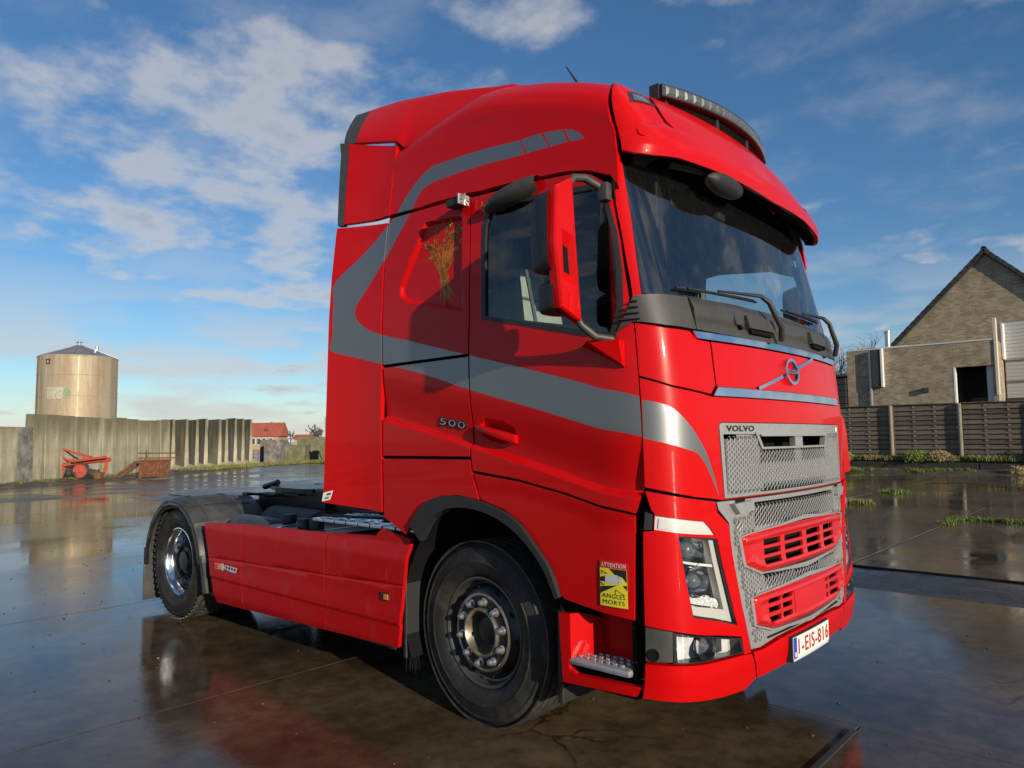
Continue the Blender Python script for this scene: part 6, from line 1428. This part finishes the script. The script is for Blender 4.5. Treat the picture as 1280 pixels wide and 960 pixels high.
tufts('grass', 'yellow-green grass verge below the retaining units and troughs', sp_, 'grass_b', .24, 45, 2, spread=.5)
# ---- far away on the left
mat('far_brick', (.40,.28,.17), .9, noise=(.5,.2)); mat('far_roof', (.36,.09,.055), .85, noise=(.9,.18)); mat('pane_dark', (.05,.06,.08), .15); mat('frame_white', (.72,.72,.70), .6)
FH_ = Vector((-137,73.4,0)); fd_ = vr
fh = empty('far_house', FH_, 'distant house with red tiled roof seen beyond the concrete troughs', 'house')
FM = local((0,0,0), fd_)
q = MB(); q.box((0,0,1.35),(7.0,6,2.75),FM); q.build('wall', 'far_brick', fh)
q = MB(); q.prism([(-3.3,2.7),(3.3,2.7),(0,5.6)], -3.9, 3.9, 'x', FM); q.build('roof', 'far_roof', fh)
for s_ in (-1.6,-.5,.6,2.0):
    f_ = MB(); f_.box((s_,-3.05,1.7),(.8,.12,1.4),FM); wo = f_.build('window', 'frame_white', fh); f2 = MB(); f2.box((s_,-3.12,1.7),(.62,.06,1.2),FM); f2.build('pane', 'pane_dark', wo)
f2 = MB(); f2.box((.6,-2.0,4.05),(.9,.12,.35),FM @ Matrix.Rotation(0,4,'X')); f2.build('roof_window', 'pane_dark', fh)
F2 = Vector((-219,133,0)); fh2 = empty('far_house', F2, 'small distant red-roofed house near the far tree line', 'house')
q = MB(); q.box((0,0,1.2),(5.5,5,2.4),FM); q.build('wall', 'far_brick', fh2); q = MB(); q.prism([(-2.8,2.3),(2.8,2.3),(0,4.0)], -3.0,3.0,'x',FM); q.build('roof', 'far_roof', fh2)
mat('far_trees', (.085,.085,.085), 1.0, noise=(.05,.3))
r = random.Random(12); q = MB()
for k in range(110):
    t = r.random(); base = Vector((-520,120,0)).lerp(Vector((-210,420,0)), t) + Vector((r.uniform(-25,25),r.uniform(-25,25),0)); h = r.uniform(8,15)
    q.tube([base, base+Vector((0,0,h*.6))], [.35,.12], 4, False)
    for j in range(26):
        a = r.uniform(0,6.28); p0 = base + Vector((0,0,h*r.uniform(.2,.6))); l = h*r.uniform(.2,.42); e_ = r.uniform(.3,1.3)
        p1 = p0 + Vector((l*math.cos(a)*math.cos(e_), l*math.sin(a)*math.cos(e_), l*math.sin(e_)+.5))
        w_ = .22; q.add([tuple(p0-Vector((w_,0,0))),tuple(p0+Vector((w_,0,0))),tuple(p1)],[(0,1,2)])
        for i in range(3):
            p2 = p1 + Vector((r.uniform(-1.2,1.2),r.uniform(-1.2,1.2),r.uniform(-.4,1.4))); q.add([tuple(p1),tuple(p0*.4+p1*.6+Vector((.2,0,0))),tuple(p2)],[(0,1,2)])
q.build('far_tree_line', 'far_trees', None, fix=False, kind='stuff', label='bare winter trees on the far horizon reading as one band', cat='trees')

# ================================================================ BACKGROUND, RIGHT
mat('timber', (.135,.105,.078), .85, noise=(3,.25,5,(1,1,6)), dirt=[(2,(.20,.17,.13),.5,.5,.7,(.4,1,3)),(7,(.06,.05,.04),.5,.5,.7)], bump=(40,.3,.004), vary=.28)
mat('post_wood', (.24,.21,.155), .85, noise=(3,.2,5,(6,6,1)), dirt=[(5,(.10,.09,.06),.5,.5,.7)])
mat('kerb_dark', (.035,.032,.028), .8, noise=(4,.3))
mat('soil', (.07,.055,.038), .95, noise=(3,.35,5), bump=(20,.6,.03))
FZ = .56
q = MB(); rows = []
r = random.Random(3)
for i in range(60):
    x = -22 + 40*i/59; rows.append([(x,30.55,-.04),(x,30.56,.38+.03*r.random()),(x,30.8,.48+.05*r.random()),(x,31.2,FZ),(x,34,FZ),(x,60,FZ)])
q.sheet(rows); q.build('garden_bank', 'soil', None, kind='structure')
q = MB(); rows = []
for i in range(90):
    x = -20 + 34*i/89; rows.append([(x,29.2+.3*r.random(),-.02),(x,29.6,.03+.05*r.random()),(x,30.0,.08+.07*r.random()),(x,30.40,.15+.06*r.random())])
q.sheet(rows); q.build('earth_verge', 'soil', None, smooth=80, kind='structure')
for k in range(8):
    q = MB(); q.box((-20+4.9*k,30.46,.21),(4.86,.14,.42+.02*(k%2)),bev=.02); q.build('timber_kerb', 'kerb_dark', None, label='long dark timber kerb holding the grassy bank below the fence', cat='kerb', group='kerb timbers below the fence')
fence = empty('slat_fence', (0,31,FZ), 'weathered brown horizontal slat fence with pale round posts before the house', 'fence')
def fpart(mb, name, m_): o = mb.build(name, m_, fence, smooth=40 if name == 'post' else None); o.matrix_parent_inverse = Matrix.Translation((0,31,FZ)).inverted(); return o
px_ = [-14.13,-11.48,-8.83,-6.18,-3.53,-.88,1.77,4.42,7.07]
slat_me = {}
r = random.Random(14)
for i, x in enumerate(px_):
    q = MB(); q.lathe([(.085,0),(.085,2.34),(.07,2.38),(0,2.385)], 14, Matrix.Translation((x,30.93,FZ-.05))); fpart(q, 'post', 'post_wood')
    if i == len(px_)-1: break
    x1 = px_[i+1]; L2 = x1-x-.20
    key = 'slat'
    if not slat_me:
        m_ = MB(); m_.box((0,0,0),(L2,.022,.155),bev=.006); o = m_.build('slat', 'timber', None); slat_me['o'] = o
        first = True
    for k in range(22):
        z = FZ + .09 + k*.1035; back = k % 2
        if slat_me.get('o') and not slat_me.get('used'): o = slat_me['o']; slat_me['used'] = 1
        else: o = slat_me['o'].copy(); COL.objects.link(o)
        o.parent = fence; o.matrix_parent_inverse = Matrix.Translation((0,31,FZ)).inverted()
        o.location = ((x+x1)/2 + r.uniform(-.01,.01), 31.0 + (.055 if back else 0) + r.uniform(-.004,.004), z); o.rotation_euler = (r.uniform(-.10,.04), r.uniform(-.004,.004), 0)
    for t in (.33,.66):
        q = MB(); q.box((x+.1+L2*t,31.028,FZ+1.15),(.09,.026,2.25)); fpart(q, 'batten', 'post_wood')
        for k in range(11):
            q = MB(); q.box((x+.1+L2*t,30.98,FZ+.15+k*.207),(.085,.03,.05)); fpart(q, 'clip_block', 'post_wood')
    q = MB(); q.box(((x+x1)/2,31.02,FZ+2.36),(L2+.1,.10,.03),bev=.006); fpart(q, 'top_rail', 'timber')
# vegetation on and before the bank
sp_ = [(r.uniform(-16,6), r.uniform(30.55,30.95), .50, r.uniform(.5,1.2)) for k in range(240)]
tufts('grass', 'green grass on top of the bank at the foot of the fence', sp_, 'grass_a', .26, 55, 4, spread=.30)
sp_ = [(r.uniform(-16,6), r.uniform(30.5,30.8), .50, r.uniform(.5,1.0)) for k in range(70)]
tufts('grass', 'dry straw-coloured grass mixed into the bank before the fence', sp_, 'grass_dry', .30, 40, 5, spread=.25)
def bush(name, c, rx, rz, m_, label, seed, n=900):
    r = random.Random(seed); b = empty(name, c, label, 'bush'); q = MB()
    for k in range(n):
        a = r.uniform(0,6.28); e_ = math.asin(r.uniform(-.1,1)); rr = r.uniform(.55,1.05)*(1+.18*math.sin(3*a+seed)); p = Vector((rx*rr*math.cos(a)*math.cos(e_), rx*.8*rr*math.sin(a)*math.cos(e_), rz*rr*math.sin(e_)))
        d = Vector((r.gauss(0,1),r.gauss(0,1),r.gauss(0,1)+.6)).normalized(); s = r.uniform(.05,.10); w = d.orthogonal().normalized()*s*.28
        q.add([tuple(p-w),tuple(p+w),tuple(p+d*s+w*.3),tuple(p+d*s*1.5)], [(0,1,2),(0,2,3)])
    q.build('foliage', m_, b, fix=False)
    q = MB()
    for k in range(5): q.tube([(0,0,-.05),(rx*.5*math.cos(k*1.3),rx*.5*math.sin(k*1.3),rz*.7)], .012, 4)
    q.build('stem', 'old_wood', b)
bush('round_bush', (-.62,30.55,.50), .40, .62, 'grass_a', 'rounded dense green bush on the bank before the fence', 1)
bush('weed_clump', (-5.1,30.55,.50), .52, .42, 'grass_a', 'low green weed clump with straw at the fence between two posts', 2)
bush('weed_clump', (-4.2,30.60,.50), .45, .36, 'grass_dry', 'straw-coloured dry weed clump beside the green one', 3, 700)
bush('weed_clump', (-8.2,30.55,.50), .55, .46, 'grass_b', 'yellowish weed clump on the bank close to the truck', 4)
bush('weed_clump', (-9.1,30.6,.50), .45, .50, 'grass_a', 'green weed clump at the bank beside the yellowish one', 5)
bush('bramble', (-1.4,29.9,0), .48, .30, 'grass_dry', 'brown dead bramble at the foot of the kerb', 6, 500)
sp_ = [(-2.6+r.gauss(0,.3), 17.6+r.uniform(-.15,.15), 0, r.uniform(.2,.8)) for k in range(10)] + [(r.uniform(-9,-3.0), 29.9+r.uniform(-.4,.4), .05, r.uniform(.4,1.2)) for k in range(40)] + [(r.uniform(-2.2,3), 29.9+r.uniform(-.3,.3), 0, r.uniform(.3,.7)) for k in range(20)]
tufts('grass', 'grass growing between the slabs and along the kerb', sp_, 'grass_a', .20, 50, 6, spread=.22)
sp_ = [(-.13+2.6*r.random()**1.3, 11.52+r.gauss(0,.05), 0, r.uniform(.25,1.0)) for k in range(50)] + [(-.12+r.uniform(-.10,.10), 10.6+.95*(k/16), 0, r.uniform(.5,1.0)) for k in range(16)]
tufts('grass', 'bright green grass line in the slab joint beyond the truck', sp_, 'grass_a', .11, 45, 7, spread=.10, w=.006)
sp_ = [(-2.65+r.uniform(-.35,.35), 13.9+r.uniform(-.2,.2), 0, r.uniform(.6,1.1)) for k in range(12)] + [(-1.7+r.uniform(-.25,.25), 9.0+r.uniform(-.12,.12), 0, r.uniform(.3,.6)) for k in range(6)]
tufts('grass', 'low mossy grass patches in the slabs beside the truck nose', sp_, 'grass_b', .16, 50, 8, spread=.22, w=.008)
# ---- brick house
def brick_mat(name, c1, c2, mortar):
    m = bpy.data.materials.new(name); m.use_nodes = True; MATS[name] = m; nt = m.node_tree; N = nt.nodes; L = nt.links; b = N['Principled BSDF']
    tc = N.new('ShaderNodeNewGeometry'); sp = N.new('ShaderNodeSeparateXYZ'); L.new(tc.outputs['Position'], sp.inputs[0]); ad = N.new('ShaderNodeMath'); L.new(sp.outputs[0], ad.inputs[0]); L.new(sp.outputs[1], ad.inputs[1])
    cm = N.new('ShaderNodeCombineXYZ'); L.new(ad.outputs[0], cm.inputs[0]); L.new(sp.outputs[2], cm.inputs[1])
    br = N.new('ShaderNodeTexBrick'); br.inputs['Color1'].default_value = (*c1,1); br.inputs['Color2'].default_value = (*c2,1); br.inputs['Mortar'].default_value = (*mortar,1)
    br.inputs['Scale'].default_value = 1; br.inputs['Brick Width'].default_value = .24; br.inputs['Row Height'].default_value = .085; br.inputs['Mortar Size'].default_value = .010; L.new(cm.outputs[0], br.inputs['Vector'])
    ns = N.new('ShaderNodeTexNoise'); ns.inputs['Scale'].default_value = 2.2; ns.inputs['Detail'].default_value = 6; L.new(tc.outputs['Position'], ns.inputs['Vector'])
    mr = N.new('ShaderNodeMapRange'); mr.inputs[1].default_value = .3; mr.inputs[2].default_value = .7; mr.inputs[3].default_value = .78; mr.inputs[4].default_value = 1.2; L.new(ns.outputs[0], mr.inputs[0])
    vm = N.new('ShaderNodeVectorMath'); vm.operation = 'SCALE'; L.new(br.outputs[0], vm.inputs[0]); L.new(mr.outputs[0], vm.inputs['Scale']); L.new(vm.outputs[0], b.inputs['Base Color']); b.inputs['Roughness'].default_value = .9
    bp = N.new('ShaderNodeBump'); bp.inputs['Distance'].default_value = .012; bp.inputs['Strength'].default_value = .8; L.new(br.outputs['Fac'], bp.inputs['Height']); bp.invert = True; L.new(bp.outputs[0], b.inputs['Normal'])
brick_mat('brick', (.40,.315,.20), (.25,.19,.12), (.38,.34,.27))
mat('roof_tile', (.035,.036,.040), .6, noise=(4,.3), vary=.35); mat('coping', (.62,.61,.58), .5); mat('shutter', (.46,.46,.44), .5); mat('zinc', (.36,.38,.40), .4, metal=.6); mat('reveal', (.60,.54,.42), .8)
house = empty('brick_house', (-3.3,37.6,FZ), 'tan brick gabled house with dark tiled roof and a flat-roofed annex behind the fence', 'house')
def hp_(mb, name, m_, par=None, smooth=None):
    o = mb.build(name, m_, par or house, smooth=smooth)
    if par is None: o.matrix_parent_inverse = Matrix.Translation((-3.3,37.6,FZ)).inverted()
    return o
RX, RZ = -3.28, 10.62; GY = 37.6
q = MB(); q.prism([(-7.7,FZ),(1.2,FZ),(1.2,6.1),(RX,RZ-.10),(-7.7,6.1)], GY, GY+9, 'y'); hp_(q, 'gable_wall', 'brick')
for s_ in (-1,1):
    ex = RX + s_*4.75; ez = RZ - 4.75*1.0
    q = MB(); q.add([(RX,GY-.18,RZ+.04),(ex,GY-.18,ez+.04),(ex,GY+9.2,ez+.04),(RX,GY+9.2,RZ+.04),(RX,GY-.18,RZ-.14),(ex,GY-.18,ez-.14),(ex,GY+9.2,ez-.14),(RX,GY+9.2,RZ-.14)], [(0,1,2,3),(4,7,6,5),(0,4,5,1),(1,5,6,2),(2,6,7,3),(3,7,4,0)]); rf = hp_(q, 'roof', 'roof_tile')
    for k in range(19):
        t = (k+.5)/19; x = RX + s_*4.75*t; z = RZ + .09 - 4.75*t
        for j in range(3):
            v = MB(); v.box((0,0,0),(.40,.36,.05),Matrix.Translation((x,GY-.20+.17+.36*j,z+.02)) @ Matrix.Rotation(R(45)*s_+R(5)*s_,4,'Y'),bev=.012); v.build('roof_tile', 'roof_tile', rf, smooth=None)
        v = MB(); v.box((0,0,0),(.40,.04,.18),Matrix.Translation((x,GY-.22,z-.06)) @ Matrix.Rotation(R(45)*s_+R(4)*s_,4,'Y'),bev=.01); v.build('verge_tile', 'roof_tile', rf)
for j in range(12):
    q = MB(); q.lathe([(.13,0),(.13,.42)], 12, Matrix.Translation((RX,GY-.24+.40*j,RZ+.08)) @ Matrix.Rotation(R(-90),4,'X')); hp_(q, 'ridge_tile', 'roof_tile', None, 40)
AX0, AX1, AY, AZ_ = -9.05, -2.62, 34.6, 5.86
dx0, dx1 = -4.35, -2.80
q = MB()
q.box(((AX0+dx0)/2,AY+.15,(FZ+AZ_)/2),(dx0-AX0,.30,AZ_-FZ)); q.box(((dx0+AX1)/2,AY+.15,(4.72+AZ_)/2),(AX1-dx0,.30,AZ_-4.72)); q.box(((dx1+AX1)/2,AY+.15,(FZ+4.72)/2),(AX1-dx1,.30,4.72-FZ)); q.box((AX0+.15,AY+1.7,(FZ+AZ_)/2),(.30,2.8,AZ_-FZ)); q.box((AX1-.15,AY+1.7,(FZ+AZ_)/2),(.30,2.8,AZ_-FZ)); hp_(q, 'annex_wall', 'brick')
q = MB(); q.box(((AX0+AX1)/2,AY+1.72,AZ_-.25),(AX1-AX0-.64,2.75,.1)); hp_(q, 'annex_roof', 'zinc')
q = MB(); q.box(((AX0+AX1)/2,AY+.14,AZ_+.03),(AX1-AX0+.04,.33,.07),bev=.01); hp_(q, 'coping', 'coping')
q = MB(); q.box((AX1-.02,AY+.14,5.1),(.10,.36,3.5)); hp_(q, 'wall_return', 'reveal')
q = MB(); q.box((dx0+.04,AY+.14,2.7),(.09,.30,4.05),bev=.01); hp_(q, 'door_frame', 'frame_white'); q = MB(); q.box((dx1-.12,AY+.28,2.7),(.30,.10,4.05)); hp_(q, 'door_frame', 'coping')
q = MB(); q.box(((dx0+dx1)/2,AY+2.6,2.6),(1.6,.1,4.3)); hp_(q, 'door_panel', 'bin_dark'); q = MB(); q.box(((dx0+dx1)/2+.2,AY+1.2,2.2),(1.0,.06,2.2)); hp_(q, 'inner_gate', 'chassis')
q = MB(); q.box((-7.62,AY-.10,4.9),(.42,.22,1.86)); vt = hp_(q, 'wall_duct', 'bin_dark'); q = MB(); q.box((-7.36,AY-.11,4.92),(.10,.26,1.92),bev=.01); q.build('duct_edge', 'frame_white', vt)
q = MB(); q.tube([(-7.92,AY-.10,5.8),(-7.92,AY-.10,.6)], .07, 8); hp_(q, 'downpipe', 'zinc'); q = MB(); q.tube([(-7.5,AY-.1,3.95),(-7.55,AY-.12,3.7),(-7.75,AY-.1,3.6)], .02, 6); hp_(q, 'cable', 'bin_dark')
q = MB(); q.box((-5.52,AY-.08,3.72),(.30,.16,.22),bev=.02); hp_(q, 'wall_lamp', 'bin_dark')
for x in (-6.9,-5.0): q = MB(); q.box((x,AY+1.2,AZ_+.06),(1.0,1.0,.22),bev=.05); hp_(q, 'skylight', 'frame_white')
q = MB(); q.tube([(-7.7,37.0,5.6),(-7.7,37.0,6.95)], .13, 12); q.lathe([(.17,0),(.17,.10),(0,.14)], 12, Matrix.Translation((-7.7,37.0,6.95))); hp_(q, 'flue', 'silver', None, 40)
q = MB(); q.box((-8.6,36.8,6.0),(.9,.5,.35),bev=.1); hp_(q, 'roof_vent', 'rust')
# rolling shutter bay to the right of the annex
q = MB(); q.box((-2.55,36.15,5.9),(.10,.5,1.7),bev=.02); hp_(q, 'bay_side', 'frame_white')
for k in range(34):
    q = MB(); q.box((-.9,36.4,FZ+.55+.17*k),(3.3,.05,.158),bev=.012); hp_(q, 'shutter_slat', 'shutter')
q = MB(); q.box((-.9,36.32,5.05),(3.3,.06,.07)); q.box((-.9,36.32,4.05),(3.3,.06,.05)); hp_(q, 'shutter_rail', 'zinc'); q = MB(); q.box((-.9,36.3,FZ+.3+2.2),(3.3,.14,.40)); hp_(q, 'shutter_gap', 'bin_dark')
q = MB(); q.box((-.9,36.9,6.3),(3.6,.9,.12)); hp_(q, 'bay_lintel', 'zinc')
sh = empty('dark_shed', (-10.2,35.2,FZ), 'dark slatted garden shed half hidden between truck and brick annex', 'shed')
for k in range(12):
    q = MB(); q.box((0,0,.18+.33*k),(2.2,1.6-.02*(k%2),.31),bev=.02); q.build('board', 'chassis', sh)
q = MB(); q.box((0,0,4.1),(2.4,1.8,.12)); q.build('roof', 'roof_tile', sh)
# bare shrub behind the annex
mat('twig', (.36,.29,.23), .9, noise=(5,.3)); mat('bark', (.10,.08,.06), .9, noise=(8,.3))
def bare_tree(c, h, sp, seed, label):
    r = random.Random(seed); b = empty('bare_tree', c, label, 'tree'); t = MB(); w = MB()
    t.tube([(0,0,0),(.1,0,h*.35),(.05,.1,h*.55)], [.14,.10,.06], 7)
    for k in range(26):
        a = r.uniform(0,6.28); z0 = h*r.uniform(.25,.55); l = sp*r.uniform(.5,1.); p0 = Vector((.08,0,z0)); p1 = p0 + Vector((l*.5*math.cos(a),l*.5*math.sin(a),h*.18)); p2 = p0 + Vector((l*math.cos(a),l*math.sin(a),h*r.uniform(.25,.46)))
        t.tube([p0,p1,p2], [.045,.03,.014], 5, False)
        for j in range(22):
            s = r.random(); q0 = p1.lerp(p2, s); q1 = q0 + Vector((r.gauss(0,.35),r.gauss(0,.35),r.uniform(.1,.7))); q2 = q1 + Vector((r.gauss(0,.25),r.gauss(0,.25),r.uniform(.05,.4)))
            w.tube([q0,q1,q2], [.009,.006,.003], 3, False)
    t.build('trunk', 'bark', b, smooth=60); w.build('crown', 'twig', b, fix=False)
bare_tree((-11.0,39.5,FZ), 6.4, 2.6, 1, 'bare twiggy winter tree rising behind the flat annex roof'); bare_tree((-13.3,41,FZ), 7.2, 2.8, 2, 'bare brown winter tree half hidden behind the red truck cab'); bare_tree((-8.9,41.2,FZ), 6.2, 2.2, 3, 'bare low winter tree directly behind the metal flue')
